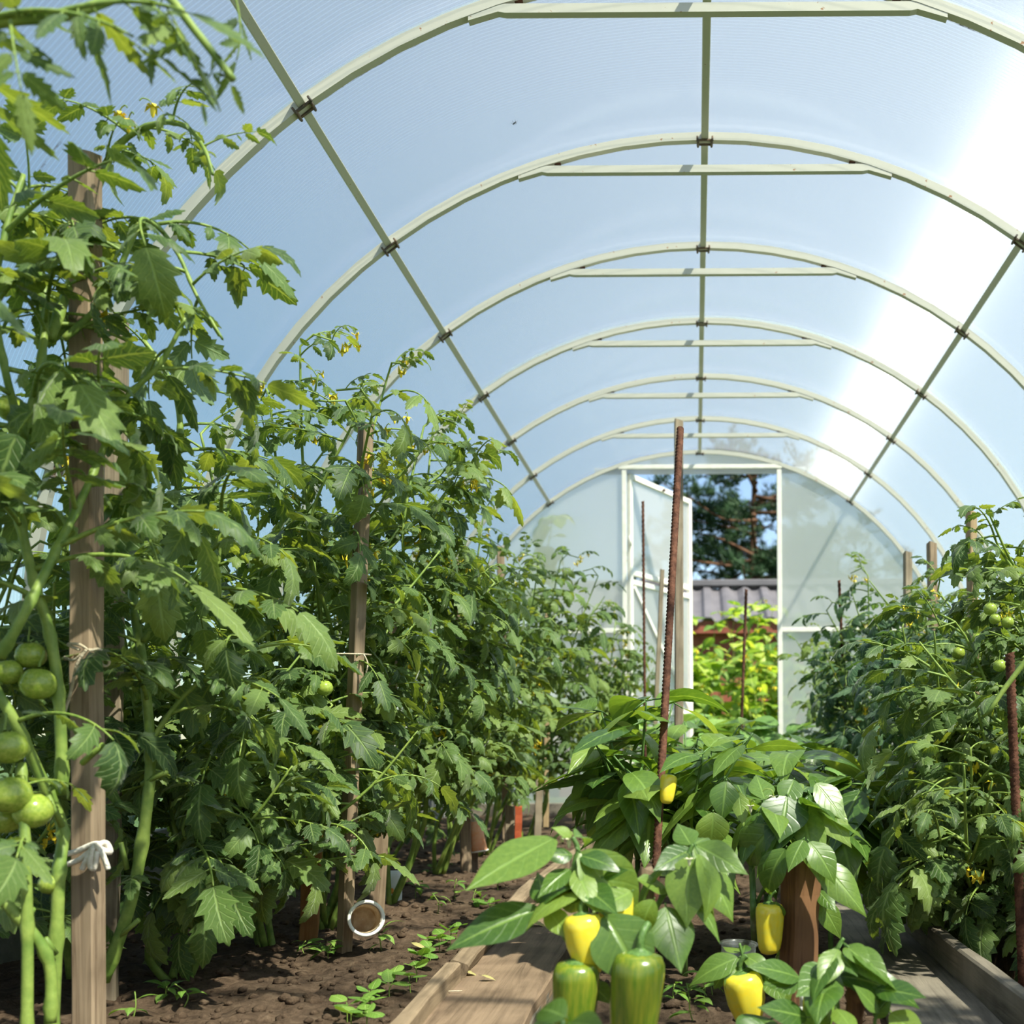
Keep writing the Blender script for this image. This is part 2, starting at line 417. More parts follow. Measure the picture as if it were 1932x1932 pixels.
for i, y in enumerate(ARCH_Y):
    last = i == len(ARCH_Y) - 1
    t = empty('trim_%d' % (i + 1), (0, y, 0)); tag(t, 'cream painted steel arch of the greenhouse frame', kind='structure')
    obj('arch_tube', me_arch, t)
    if not last and i: obj('tie_bar', me_tie, t); obj('weld', me_rust, t)
    for a in PUR:
        c = Vector(((RAD - .011) * math.cos(a), 0, CZ + (RAD - .011) * math.sin(a)))
        M = T(c) @ Rm(-(a - R_(90)), 'Y')
        if not last: obj('purlin', me_pur, t, T(c) @ Rm(-(a - R_(90)), 'Y'))
        obj('clamp', me_clip, t, M)

ceil = empty('ceiling'); tag(ceil, 'arched roof of clear ribbed polycarbonate sheets', kind='structure')
seams = [Y_BACK, .377, 2.477, 4.577, Y_END + .02]
seams = [y for y in seams if y >= Y_BACK]
def sheet(y0, y1, r):
    p = prof(r, 48); n = len(p); mb = MB(); v = [(x, y0, z) for x, z in p] + [(x, y1, z) for x, z in p]
    mb.add(v, [(i, i + 1, n + i + 1, n + i) for i in range(n - 1)]); return mb.mesh('roof_panel', 'polycarbonate')
def webs(y0, y1, r0, r1, pitch=.012):
    a, b = prof(r0, 36), prof(r1, 36); n = len(a); v = []; f = []; uv = []; y = y0 + pitch / 2
    while y < y1:
        o = len(v)
        for i, ((x, z), (x2, z2)) in enumerate(zip(a, b)): v += [(x, y, z), (x2, y, z2)]; uv += [(i / n, 0), (i / n, 1)]
        for i in range(n - 1): f.append((o + 2 * i, o + 2 * i + 1, o + 2 * i + 3, o + 2 * i + 2))
        y += pitch
    mb = MB(); mb.add(v, f, uv); return mb.mesh('inner_rib', 'polycarbonate_web')
for k in range(len(seams) - 1):
    y0, y1 = seams[k], seams[k + 1] + (.02 if k < len(seams) - 2 else 0)
    pn = obj('roof_panel', sheet(y0, y1, RAD + .011 + .0015 * (k % 2)), ceil)
    tag(obj('inner_rib', webs(seams[k], seams[k + 1], RAD + .003, RAD + .0095), pn), kind='stuff')
for y in (2.477, 4.577, .377):
    p = prof(RAD + .0016, 60); n = len(p); mb = MB()
    v = [(x, y + .014, z) for x, z in p] + [(x, y + .05, z) for x, z in p]
    mb.add(v, [(i, i + 1, n + i + 1, n + i) for i in range(n - 1)])
    tag(obj('joint_strip', mb.mesh('joint_strip', 'joint_grime'), ceil), 'brown grime caught under a sheet joint')
# dirt line between two arches
p = prof(RAD + .0016, 60); n = len(p); mb = MB()
y = 2.08
mb.add([(x, y, z) for x, z in p] + [(x, y + .008, z) for x, z in p], [(i, i + 1, n + i + 1, n + i) for i in range(n - 1)])
tag(obj('joint_strip', mb.mesh('joint_strip', 'joint_grime'), ceil), 'thin brown dirt line on the roof sheet')

# end wall with the door opening
def arch_poly(x0, x1, z0, z1, n=14, r=RAD - .004):
    """panel between x0 and x1 from z0 up to the arch (or z1 when lower)"""
    top = []
    for k in range(n + 1):
        x = x1 + (x0 - x1) * k / n
        za = CZ + math.sqrt(max(r * r - x * x, 0)) if abs(x) < r else CZ
        top.append((x, min(za, z1)))
    return [(x0, z0), (x1, z0)] + top
def panel(poly, y, th, mat, name):
    n = len(poly); mb = MB()
    v = [(x, y, z) for x, z in poly] + [(x, y + th, z) for x, z in poly]
    f = [tuple(range(n)), tuple(range(2 * n - 1, n - 1, -1))] + [(i, (i + 1) % n, n + (i + 1) % n, n + i) for i in range(n)]
    mb.add(v, f, smooth=False); return mb.mesh(name, mat)
DX0, DX1 = P(1182, 1000, Y_END).x, P(1466, 1000, Y_END).x            # clear door opening
ZT = P(1320, 881, Y_END).z        # underside bar above the door
def end_wall(name, y, label, door):
    e = empty(name, (0, y, 0)); tag(e, label, kind='structure')
    th = .008
    ps = [arch_poly(-1.49, DX0 - .02, .0, 9), arch_poly(DX1 + .02, 1.49, .0, 9)]
    if door: ps.append(arch_poly(-.62, .62, ZT, 9))
    else: ps.append(arch_poly(DX0 - .02, DX1 + .02, .0, 9))
    if door:   # the side sheets stop below the bar over the door
        ps[0] = arch_poly(-1.49, DX0 - .02, .0, ZT); ps[1] = arch_poly(DX1 + .02, 1.49, .0, ZT)
    for q in ps: obj('panel', panel(q, .012, th, 'polycarbonate_end', 'panel'), e)
    for x in (DX0 - .013, DX1 + .013):
        obj('post', MB().box((x, 0, ZT / 2 - .02), (.026, .024, ZT), bev=.002).mesh('post', 'white_paint'), e)
    xw = math.sqrt((RAD - .02) ** 2 - (ZT - CZ) ** 2)
    obj('rail', MB().box((0, 0, ZT + .0), (2 * xw, .022, .024), bev=.002).mesh('rail', 'white_paint'), e)
    zr = P(1520, 1188, Y_END).z
    for a, b in ((-1.48, DX0 - .026), (DX1 + .026, 1.48)):
        obj('rail', MB().box(((a + b) / 2, 0, zr), (b - a, .022, .026), bev=.002).mesh('rail', 'white_paint'), e)
    return e
end_wall('wall_far', Y_END, 'far end wall of translucent sheet with white posts and doorway', True)
end_wall('wall_near', Y_BACK - .03, 'near end wall of translucent sheet', False)

# door leaf, swung outwards on the doorway's hinge side
hx = DX0 + .012
free = P(1296, 945, 7.42)
ang = math.atan2(free.y - Y_END - .02, free.x - hx)
dr = empty('door_1', (hx, Y_END + .02, 0), ang); tag(dr, 'open white framed door with translucent panes', kind='structure')
DWD, DZ0, DZ1 = .845, .04, ZT - .03
zm = P(1185, 1085, Y_END).z
def dbar(name, c, d): obj(name, MB().box(c, d, bev=.002).mesh(name, 'white_paint'), dr)
for x in (.016, DWD - .016): dbar('stile', (x, 0, (DZ0 + DZ1) / 2), (.032, .026, DZ1 - DZ0))
for z in (DZ1 - .016, zm + .02, zm - .035, DZ0 + .016, .62): dbar('rail', (DWD / 2, -.001, z), (DWD - .06, .024, .03))
for (a, b) in (((.05, zm - .06), (DWD - .05, .66)), ((.05, .1), (DWD - .05, .6))):
    d = math.hypot(b[0] - a[0], b[1] - a[1])
    obj('brace', MB().box((0, 0, 0), (d, .014, .022)).mesh('brace', 'white_paint'), dr, T(((a[0] + b[0]) / 2, -.006, (a[1] + b[1]) / 2)) @ Rm(-math.atan2(b[1] - a[1], b[0] - a[0]), 'Y'))
for (z0, z1) in ((zm + .03, DZ1 - .03), (.63, zm - .045), (DZ0 + .03, .61)):
    obj('pane', MB().box((DWD / 2, .006, (z0 + z1) / 2), (DWD - .05, .006, z1 - z0)).mesh('pane', 'polycarbonate_end'), dr)
for z in (.3, 1.62): obj('hinge', MB().tube([(-.006, -.014, z - .03), (-.006, -.014, z + .03)], .008, 8).mesh('hinge', 'white_paint'), dr)
mb = MB().tube([(DWD * .5, -.016, DZ1 - .02), (DWD * .5, -.03, DZ1 - .02)], .01, 8); obj('latch', mb.mesh('latch', 'clip_metal'), dr)

# ground
def soil_z(x, y):
    n1 = noise.noise(Vector((x * 5, y * 5, 1.3))); n2 = noise.noise(Vector((x * 17, y * 17, 4.1))); n3 = noise.noise(Vector((x * 42, y * 42, 7.7)))
    h = .012 * n1 + .011 * n2 + .007 * n3
    if x < -.52: b = .015
    elif x < -.26: b = -.045
    elif x < .31: b = -.01
    elif x < .60: b = -.045
    else: b = .02
    return b + h
fl = empty('floor'); tag(fl, 'bare dark brown garden soil of the greenhouse beds', kind='structure')
def ground(x0, x1, y0, y1, st, name):
    nx = int((x1 - x0) / st); ny = int((y1 - y0) / st); v = []; f = []
    for j in range(ny + 1):
        for i in range(nx + 1):
            x = x0 + (x1 - x0) * i / nx; y = y0 + (y1 - y0) * j / ny; v.append((x, y, soil_z(x, y)))
    for j in range(ny):
        for i in range(nx): a = j * (nx + 1) + i; f.append((a, a + 1, a + nx + 2, a + nx + 1))
    mb = MB(); mb.add(v, f); return mb.mesh(name, 'soil')
obj('soil_bed', ground(-1.5, 1.5, 1.2, 3.6, .0125, 'soil_bed'), fl)
obj('soil_bed', ground(-1.5, 1.5, 3.6, Y_END + .1, .03, 'soil_bed'), fl)
obj('soil_bed', ground(-1.5, 1.5, Y_BACK, 1.2, .06, 'soil_bed'), fl)
rng = random.Random(5); mb = MB()
ico = [(0, 0, 1)] + [(math.cos(a) * .9, math.sin(a) * .9, .35) for a in [k * 1.2566 for k in range(5)]] + [(math.cos(a) * .9, math.sin(a) * .9, -.35) for a in [k * 1.2566 + .63 for k in range(5)]] + [(0, 0, -1)]
icf = [(0, k + 1, (k + 1) % 5 + 1) for k in range(5)] + [(k + 1, k + 6, (k + 1) % 5 + 1) for k in range(5)] + [((k + 1) % 5 + 1, k + 6, (k + 1) % 5 + 6) for k in range(5)] + [(11, (k + 1) % 5 + 6, k + 6) for k in range(5)]
for k in range(2600):
    y = 1.6 + 3.6 * rng.random() ** 1.8; x = rng.choice([rng.uniform(-1.35, -.5), rng.uniform(-.25, .3), rng.uniform(-1.0, -.48), rng.uniform(.6, 1.0)])
    s = rng.choice([.004, .005, .006, .008, .012]) * rng.uniform(.7, 1.3)
    M = T((x, y, soil_z(x, y) + s * .2)) @ Rm(rng.uniform(0, 6), 'Z') @ Sm(s * rng.uniform(.8, 1.5), s, s * .7)
    mb.add([tuple(Vector(p) * rng.uniform(.75, 1.2)) for p in ico], icf, None, M)
tag(obj('soil_crumb', mb.mesh('soil_crumb', 'soil'), fl), kind='stuff')
mb = MB().box((0, 20, -.16), (90, 90, .1))
tag(obj('ground_outside', mb.mesh('ground_outside', 'outer_soil')), 'green garden ground outside the greenhouse', kind='structure')
for nm, x in (('baseboard_left', -1.465), ('baseboard_right', 1.465)):
    o = empty(nm, (x, 0, 0)); tag(o, 'grey slab boards along the foot of the side wall', kind='structure')
    y = Y_BACK; k = 0
    while y < Y_END - .1:
        ln = min(1.2, Y_END - .03 - y)
        obj('board', MB().box((0, y + ln / 2, .08 + .006 * (k % 3)), (.022, ln - .008, .3), bev=.003).mesh('board', 'slate'), o); y += ln; k += 1
o = empty('baseboard_far', (0, Y_END - .035, 0)); tag(o, 'weathered board along the foot of the far end wall', kind='structure')
for a, b in ((-1.44, DX0 - .05), (DX1 + .05, 1.44)):
    obj('board', MB().box(((a + b) / 2, 0, .02), (b - a, .03, .13), bev=.003).mesh('board', 'grey_board'), o)

# ------------------------------------------------------------------ leaves, flowers, fruit: shared shapes
def blade(rng, W=.56, fold=.3, droop=.8, curl=.5, teeth=5, lobe=.3, peak=.72, tipx=.85, stations=9, pucker=.02, twist=0.0, cols=5):
    """one leaf blade of unit length along +X, upper face +Z, with toothed or plain edge"""
    wf = lambda t: .5 * W * max(math.sin(math.pi * t ** peak), 0) ** tipx
    st = [(0.0, .25, 0), (.05, .95, -.015)]
    if teeth:
        for k in range(teeth):
            t = .15 + .72 * k / (teeth - 1) + rng.uniform(-.015, .015); dp = lobe * (1 - .45 * t)
            st.append((t, 1.1 + .1 * dp, .035)); st.append((t + .055, 1 - dp, -.01))
        st.append((.965, .9, 0))
    else:
        for k in range(1, stations): st.append((.05 + .93 * k / stations, 1, 0))
    st.append((1.0, 0, 0))
    cs = [-1, -.5, 0, .5, 1] if cols == 5 else [-1, 0, 1]
    # bent centre line
    n = 40; cl = [(0.0, 0.0)]; ang = []
    for k in range(n):
        a = droop * ((k + .5) / n) ** 1.2; ang.append(a)
        cl.append((cl[-1][0] + math.cos(a) / n, cl[-1][1] - math.sin(a) / n))
    ang.append(ang[-1])
    v = []; uv = []; f = []
    for si, (t, wm, sh) in enumerate(st):
        for c in cs:
            e = abs(c)
            tt = min(max(t + sh * (e if e == 1 else 0), 0), 1)
            wd = wf(t) * (wm if e == 1 else min(wm, 1.0))
            y = c * wd
            z = abs(y) * math.tan(fold) - curl * (c * c) * wd * (.5 + .5 * t)
            if e == .5: z += pucker * (1 if si % 2 else -1) * math.sin(math.pi * t)
            z += rng.uniform(-.3, .3) * pucker
            z += twist * y * t
            k = min(int(tt * n), n); fr = tt * n - k
            cx = cl[k][0] + (cl[min(k + 1, n)][0] - cl[k][0]) * fr; cz = cl[k][1] + (cl[min(k + 1, n)][1] - cl[k][1]) * fr
            a = ang[k]
            v.append((cx + math.sin(a) * z, y, cz + math.cos(a) * z)); uv.append((tt, .5 + .5 * c))
    m = len(cs)
    for i in range(len(st) - 1):
        for j in range(m - 1): f.append((i * m + j, (i + 1) * m + j, (i + 1) * m + j + 1, i * m + j + 1))
    return v, f, uv, Vector((cl[-1][0], 0, cl[-1][1]))

rng = random.Random(11)
LEAFLETS = []
for k in range(14):
    LEAFLETS.append(blade(rng, rng.uniform(.5, .66), rng.uniform(.05, .5), rng.uniform(.2, 1.5), rng.uniform(.2, .9), 4, rng.uniform(.24, .4), .66, .8, pucker=.03, twist=rng.uniform(-.5, .5)))
NARROW = []
for k in range(6):
    NARROW.append(blade(rng, rng.uniform(.3, .4), rng.uniform(.1, .4), rng.uniform(.1, .7), rng.uniform(.2, .6), 5, rng.uniform(.3, .5), .66, .85, twist=rng.uniform(-.4, .4)))
def basis(x, zh):
    x = x.normalized(); y = zh.cross(x)
    if y.length < 1e-5: y = x.orthogonal()
    y.normalize(); z = x.cross(y)
    return Matrix(((x.x, y.x, z.x, 0), (x.y, y.y, z.y, 0), (x.z, y.z, z.z, 0), (0, 0, 0, 1)))

def compound(rng, pairs=3, big=.36, droop=.9, pool=LEAFLETS, small=True, hang=.5):
    """feathered tomato leaf of unit length: stalk plus placed leaflets"""
    n = 14; pts = [Vector((0, 0, 0))]; a0 = .12
    tw = rng.uniform(-.35, .35)
    for k in range(n):
        a = -a0 + droop * (k / n) ** 1.1
        d = Vector((math.cos(a) * math.cos(tw * k / n), math.cos(a) * math.sin(tw * k / n), -math.sin(a)))
        pts.append(pts[-1] + d * (.8 / n))
    st = MB(); st.tube(pts, [.016 - .010 * k / n for k in range(n + 1)], 5, mi=1)
    place = []
    def put(k, yaw, pit, s, roll):
        p = pts[k]; tg = (pts[min(k + 1, n)] - pts[max(k - 1, 0)]).normalized()
        sd = Vector((0, 0, 1)).cross(tg).normalized(); nm = tg.cross(sd)
        d = (tg * math.cos(yaw) + sd * math.sin(yaw)); d = (d * math.cos(pit) - nm * math.sin(pit)).normalized()
        pl = .035 if abs(yaw) > .1 else .01
        q = p + d * pl
        if pl > .02: st.tube([p, q + d * .02], [.006, .004], 4, mi=1)
        M = T(q) @ basis(d, nm) @ Rm(roll, 'X') @ Sm(s, s * rng.uniform(.85, 1.15), s)
        place.append((rng.randrange(len(pool)), M))
    ks = [int(n * (.34 + .5 * i / max(pairs - 1, 1))) for i in range(pairs)]
    for i, k in enumerate(ks):
        for s in (-1, 1):
            put(min(k + (s > 0) * rng.randint(0, 1), n), s * rng.uniform(.85, 1.35), rng.uniform(-.1, hang), big * rng.uniform(.7, 1.0) * (.8 + .2 * (i > 0)), rng.uniform(-.5, .5))
        if small and i:
            for s in (-1, 1):
                if rng.random() < .7: put(max(k - 2, 1), s * rng.uniform(1.1, 1.5), rng.uniform(0, hang), big * rng.uniform(.22, .4), rng.uniform(-.5, .5))
    put(n, 0, rng.uniform(-.1, .4), big * rng.uniform(1.05, 1.3), rng.uniform(-.4, .4))
    return dict(stalk=st, place=place, pool=pool)

def leaf_set(mats, n, **kw):
    out = []
    for k in range(n):
        c = compound(rng, rng.choice([2, 3, 3]), droop=rng.uniform(.3, 1.5), **kw)
        mb = MB(); s = c['stalk']; mb.add(s.v, s.f, s.uv, None, 1)
        for i, M in c['place']:
            v, f, uv, tip = c['pool'][i]; mb.add(v, f, uv, M, 0)
        c['mesh'] = mb.mesh('leaf', mats)
        c['stalk_mesh'] = s.mesh('leaf', [mats[0], mats[1]])
        out.append(c)
    return out
MT = ['tomato_leaf', 'green_stem']
FULL = leaf_set(MT, 16)
YOUNG = leaf_set(MT, 6, big=.3, hang=.2)
SHADED = leaf_set(['tomato_leaf_shade', 'green_stem'], 12)
LONG = leaf_set(MT, 4, big=.42, pool=NARROW, small=False, hang=.9)
def pool_mesh(pool, mat):
    r = []
    for v, f, uv, tip in pool: b = MB(); b.add(v, f, uv); r.append(b.mesh('leaflet', mat))
    return r
LEAFLET_ME = {id(LEAFLETS): pool_mesh(LEAFLETS, 'tomato_leaf'), id(NARROW): pool_mesh(NARROW, 'tomato_leaf')}

def simple_leaves(mat, stem, n, pet=.18, **kw):
    out = []
    for k in range(n):
        a = dict(W=rng.uniform(.42, .56), fold=rng.uniform(.1, .45), droop=rng.uniform(.3, 1.5), curl=rng.uniform(.1, .5), teeth=0, peak=.7, tipx=1.22, pucker=.012, twist=rng.uniform(-.35, .35), stations=11)
        for q, x in kw.items(): a[q] = x(rng) if callable(x) else x
        v, f, uv, tip = blade(rng, **a); b = MB(); b.add(v, f, uv, T((pet, 0, 0)))
        b.tube([(0, 0, .02), (pet * .5, 0, .015), (pet + .01, 0, 0)], [.013, .012, .010], 5, mi=1)
        out.append((b.mesh('leaf', [mat, stem]), tip + Vector((pet, 0, 0))))
    return out
PEPPER = simple_leaves('pepper_leaf', 'pepper_stem', 12)
PHERO = simple_leaves('pepper_leaf', 'pepper_stem', 8, pet=.05, W=lambda r: r.uniform(.46, .6))
PFLAT = simple_leaves('pepper_leaf', 'pepper_stem', 8, pet=.05, droop=lambda r: r.uniform(.1, .6), fold=lambda r: r.uniform(.05, .3), W=lambda r: r.uniform(.46, .62))
EGG = simple_leaves('eggplant_leaf', 'pepper_stem', 6, W=.72, peak=.66, tipx=.75, pucker=.03, droop=lambda r: r.uniform(.2, .9))
BEAN = simple_leaves('garden_leaf', 'green_stem', 8, W=.75, peak=.6, tipx=.8, stations=7)
SEED = simple_leaves('seedling_leaf', 'green_stem', 5, W=.8, peak=.85, tipx=.5, stations=6, droop=lambda r: r.uniform(.1, .9), fold=.15)
WEED = simple_leaves('seedling_leaf', 'green_stem', 4, W=.45, peak=.7, stations=6)

# flowers
def flower_mesh(mat, pet=5, ln=.013, refl=.5, cone=True):
    b = MB()
    b.tube(cr([(0, 0, 0), (.004, 0, .004), (.012, 0, .002), (.015, 0, -.006)], 3), .0009, 4, mi=1)
    for k in range(pet):
        a = 2 * math.pi * k / pet
        M = T((.015, 0, -.007)) @ Rm(a, 'Z')
        b.add([(0, -.0022, 0), (0, .0022, 0), (ln * .5, .0032, .002 - refl * .004), (ln * .5, -.0032, .002 - refl * .004), (ln, 0, refl * .008)], [(0, 1, 2, 3), (3, 2, 4)], None, M, 0)
    if cone: b.lathe([(.0028, -.006), (.0032, -.010), (.0022, -.016), (.0002, -.019)], 6, T((.015, 0, 0)), 0)
    return b.mesh('flower', [mat, 'green_stem'])
FLOWER = [flower_mesh('yellow_petal', 5, .013, r) for r in (-.4, .6, 1.4)]
FLOWER_P = [flower_mesh('pale_petal', 6, .011, .3)]
FLOWER_E = [flower_mesh('lilac_petal', 5, .02, .2)]
# tomato
b = MB(); b.lathe([(.05, .80), (.28, .86), (.62, .74), (.9, .42), (1, .02), (.93, -.4), (.66, -.72), (.3, -.87), (.02, -.9)], 20, mod=lambda a, z: 1 + .035 * math.cos(6 * a) * max(z, 0))
TOMATO = b.mesh('tomato', 'green_tomato')
b = MB()
for k in range(6):
    b.add([(.05, -.09, .82), (.05, .09, .82), (.42, .08, .95), (.42, -.08, .95), (.85, 0, .86)], [(0, 1, 2, 3), (3, 2, 4)], None, Rm(k * 1.047, 'Z'))
b.tube(cr([(0, 0, .78), (.03, 0, 1.15), (.15, 0, 1.5), (.2, .05, 1.9)], 4), .07, 6)
CALYX = b.mesh('calyx', 'green_stem')
# sweet pepper, unit height hanging down from the stalk
def pepper_mesh(mat, blunt):
    b = MB()
    pr = [(.02, -.03), (.14, .01), (.235, -.02), (.275, -.10), (.28, -.2), (.265, -.45), (.24 if blunt else .2, -.7), (.215 if blunt else .13, -.86), (.165 if blunt else .07, -.95), (.09 if blunt else .03, -.985), (.01, -.96 if blunt else -1.0)]
    b.lathe(pr, 24, mod=lambda a, z: 1 + (.07 if blunt else .05) * math.cos(3 * a + .4) * min(1, -z + .25) + .02 * math.cos(7 * a))
    return b.mesh('pepper', mat)
PEP = {k: pepper_mesh(*v) for k, v in dict(yellow=('yellow_pepper', True), taper=('yellow_pepper', False), half=('half_ripe_pepper', True), green=('green_pepper', False)).items()}
b = MB(); b.lathe([(.16, -.005), (.11, .025), (.055, .045), (.05, .06)], 12, mod=lambda a, z: 1 + .12 * math.cos(5 * a)); b.tube(cr([(0, 0, .03), (.0, 0, .12), (.04, 0, .2), (.12, 0, .26)], 4), [.05, .045] + [.042] * 11, 7)
PCAP = b.mesh('stalk', 'pepper_stem')

# ------------------------------------------------------------------ plant builder
class Plant:
    def __init__(s, name, label, cat, root, group=None):
        s.root = Vector(root); s.e = empty(name, s.root); tag(s.e, label, cat, group); s.I = T(-s.root); s.n = 0
    def stem(s, pts, r0, r1, mat='green_stem', n=7, name='stem', knobs=0, rng=None):
        b = MB(); m = len(pts)
        rr = [r0 + (r1 - r0) * k / (m - 1) for k in range(m)]
        if knobs and rng:
            for k in range(2, m - 1, knobs): rr[k] *= 1.28
        b.tube([Vector(p) - s.root for p in pts], rr, n)
        return obj(name, b.mesh(name, mat), s.e)
    def part(s, name, me, M, parent=None): return obj(name, me, s.e, s.I @ M)
    def leaf(s, c, M, near=False):
        if near:
            o = obj('leaf', c['stalk_mesh'], s.e, s.I @ M)
            for i, Ml in c['place']: obj('leaflet', LEAFLET_ME[id(c['pool'])][i], o, Ml)
        else: o = obj('leaf', c['mesh'], s.e, s.I @ M)
        s.n += 1; return o
    def tomato(s, c, r, tilt=(0, 0)):
        M = T(c) @ Rm(tilt[0], 'X') @ Rm(tilt[1], 'Y') @ Sm(r)
        o = obj('tomato', TOMATO, s.e, s.I @ M); obj('calyx', CALYX, o)
    def pepper(s, c, h, kind, tilt=(0, 0), wide=1.0, rz=0):
        M = T(c) @ Rm(tilt[0], 'X') @ Rm(tilt[1], 'Y') @ Rm(rz, 'Z') @ Sm(h * wide, h * wide, h)
        o = obj('pepper', PEP[kind], s.e, s.I @ M); obj('stalk', PCAP, o)
    def between(s, A, B, var, hint, wide=1.0, name='leaf'):
        """simple leaf whose stalk starts at A and whose tip lies at B"""
        me, tip = var; d = B - A; k = d.length / tip.length
        a = -math.atan2(tip.z, tip.x)
        M = T(A) @ basis(d, hint) @ Rm(a, 'Y') @ Sm(k, k * wide, k)
        return obj(name, me, s.e, s.I @ M)

def inside(p, m=.06):
    if p.z < CZ: return abs(p.x) < RAD - .03 - m
    return math.hypot(p.x, p.z - CZ) < RAD - .03 - m
def leaf_matrix(p, az, el, roll, s): return T(p) @ Rm(az, 'Z') @ Rm(-el, 'Y') @ Rm(roll, 'X') @ Sm(s)

def dress(pl, pts, rng, space=.06, f0=.1, f1=1.0, size=(.2, .28), near=False, bias=None, sets=None, young=.8, shoots=0.0, el=(-.15, .55), flowers=0.0, fr=None, zmin=.06):
    """set leaves (and flowers) along a stem"""
    L = [0]
    for k in range(1, len(pts)): L.append(L[-1] + (pts[k] - pts[k - 1]).length)
    tot = L[-1]; d = f0 * tot; az = rng.uniform(0, 6.28); sets = sets or FULL
    while d < f1 * tot:
        k = max(i for i in range(len(L)) if L[i] <= d); k = min(k, len(pts) - 2)
        u = (d - L[k]) / max(L[k + 1] - L[k], 1e-6); p = pts[k].lerp(pts[k + 1], min(u, 1))
        az += 2.4 + rng.uniform(-.5, .5)
        a = az
        if bias is not None and rng.random() < bias[1]: a = bias[0] + rng.uniform(-1.0, 1.0)
        fr_ = d / tot
        s = rng.uniform(*size) * (1 - .5 * max(0, (fr_ - young) / (1.001 - young)))
        dirv = Vector((math.cos(a), math.sin(a), .1))
        for tr in range(3):
            if inside(p + dirv * s * .85) and (p + dirv * s * .8).y < Y_END - .05: break
            a = math.pi - a if tr == 0 else a + 1.3; dirv = Vector((math.cos(a), math.sin(a), .1))
        if p.z > zmin:
            c = rng.choice(YOUNG if fr_ > .93 and sets is not LONG else sets)
            pl.leaf(c, leaf_matrix(p, a, rng.uniform(*el) + (.5 if fr_ > .93 else 0), rng.uniform(-.35, .35), s), near)
            if rng.random() < flowers:
                q = p + Vector((math.cos(a + 1), math.sin(a + 1), .2)) * .05
                if inside(q, .1):
                    for j in range(rng.randint(2, 4)):
                        w_ = q + Vector((rng.uniform(-.02, .02), rng.uniform(-.02, .02), rng.uniform(-.02, .02)))
                        pl.part('flower', rng.choice(FLOWER), T(w_) @ Rm(rng.uniform(0, 6.3), 'Z') @ Rm(rng.uniform(-.5, .5), 'Y') @ Sm(rng.uniform(.95, 1.25)))
            if rng.random() < shoots and fr_ < .8:
                ln = rng.uniform(.14, .3); e2 = p + Vector((math.cos(a + .8) * ln * .7, math.sin(a + .8) * ln * .7, ln * .7))
                if inside(e2, .14) and e2.y < Y_END - .1:
                    sp = cr([p, p.lerp(e2, .5) + Vector((0, 0, -.02)), e2], 4); pl.stem(sp, .0045, .002, n=5, name='side_shoot')
                    dress(pl, sp, rng, .055, .25, 1.0, (size[0] * .7, size[1] * .8), near, bias, sets, young=.6, el=el)
        d += space * rng.uniform(.7, 1.3)

def stem_path(root, top, rng, sway=.05, k=5):
    pts = []
    for i in range(k + 1):
        t = i / k; p = Vector(root).lerp(Vector(top), t)
        if 0 < i: p += Vector((rng.uniform(-sway, sway), rng.uniform(-sway, sway), 0))
        pts.append(p)
    return cr(pts, 5)

def tomato_plant(label, root, tops, seed, group, space=.06, size=(.18, .27), f0=.15, shoots=.3, flowers=.08, sets=None, near=False, bias=None, r0=.0085, zmin=.06, young=.8):
    rg = random.Random(seed); x, y = root
    pl = Plant('tomato_plant', label, 'tomato plant', (x, y, soil_z(x, y) - .01), group)
    for tp in tops:
        pts = stem_path(pl.root + Vector((rg.uniform(-.02, .02), rg.uniform(-.02, .02), 0)), tp, rg)
        tip = pts[-1]; az = rg.uniform(0, 6.28); q = [tip + Vector((math.cos(az) * .03, math.sin(az) * .03, .03)), tip + Vector((math.cos(az) * .08, math.sin(az) * .08, .015))]
        if inside(q[-1], .08): pts = pts + q
        pl.stem(pts, r0, .0022, n=6)
        dress(pl, pts, rg, space, f0, 1.0, size, near, bias, sets, shoots=shoots, flowers=flowers, zmin=zmin, young=young)
    return pl

# ------------------------------------------------------------------ tomato rows
GL, GR = 'tomato plants of the bed by the unlit wall', 'tomato plants of the bed under the sunlit roof'
PX = lambda L: [P(*q) for q in L]
EAST = (0.0, .45)      # leaves lean out over the path
WEST = (math.pi, .45)
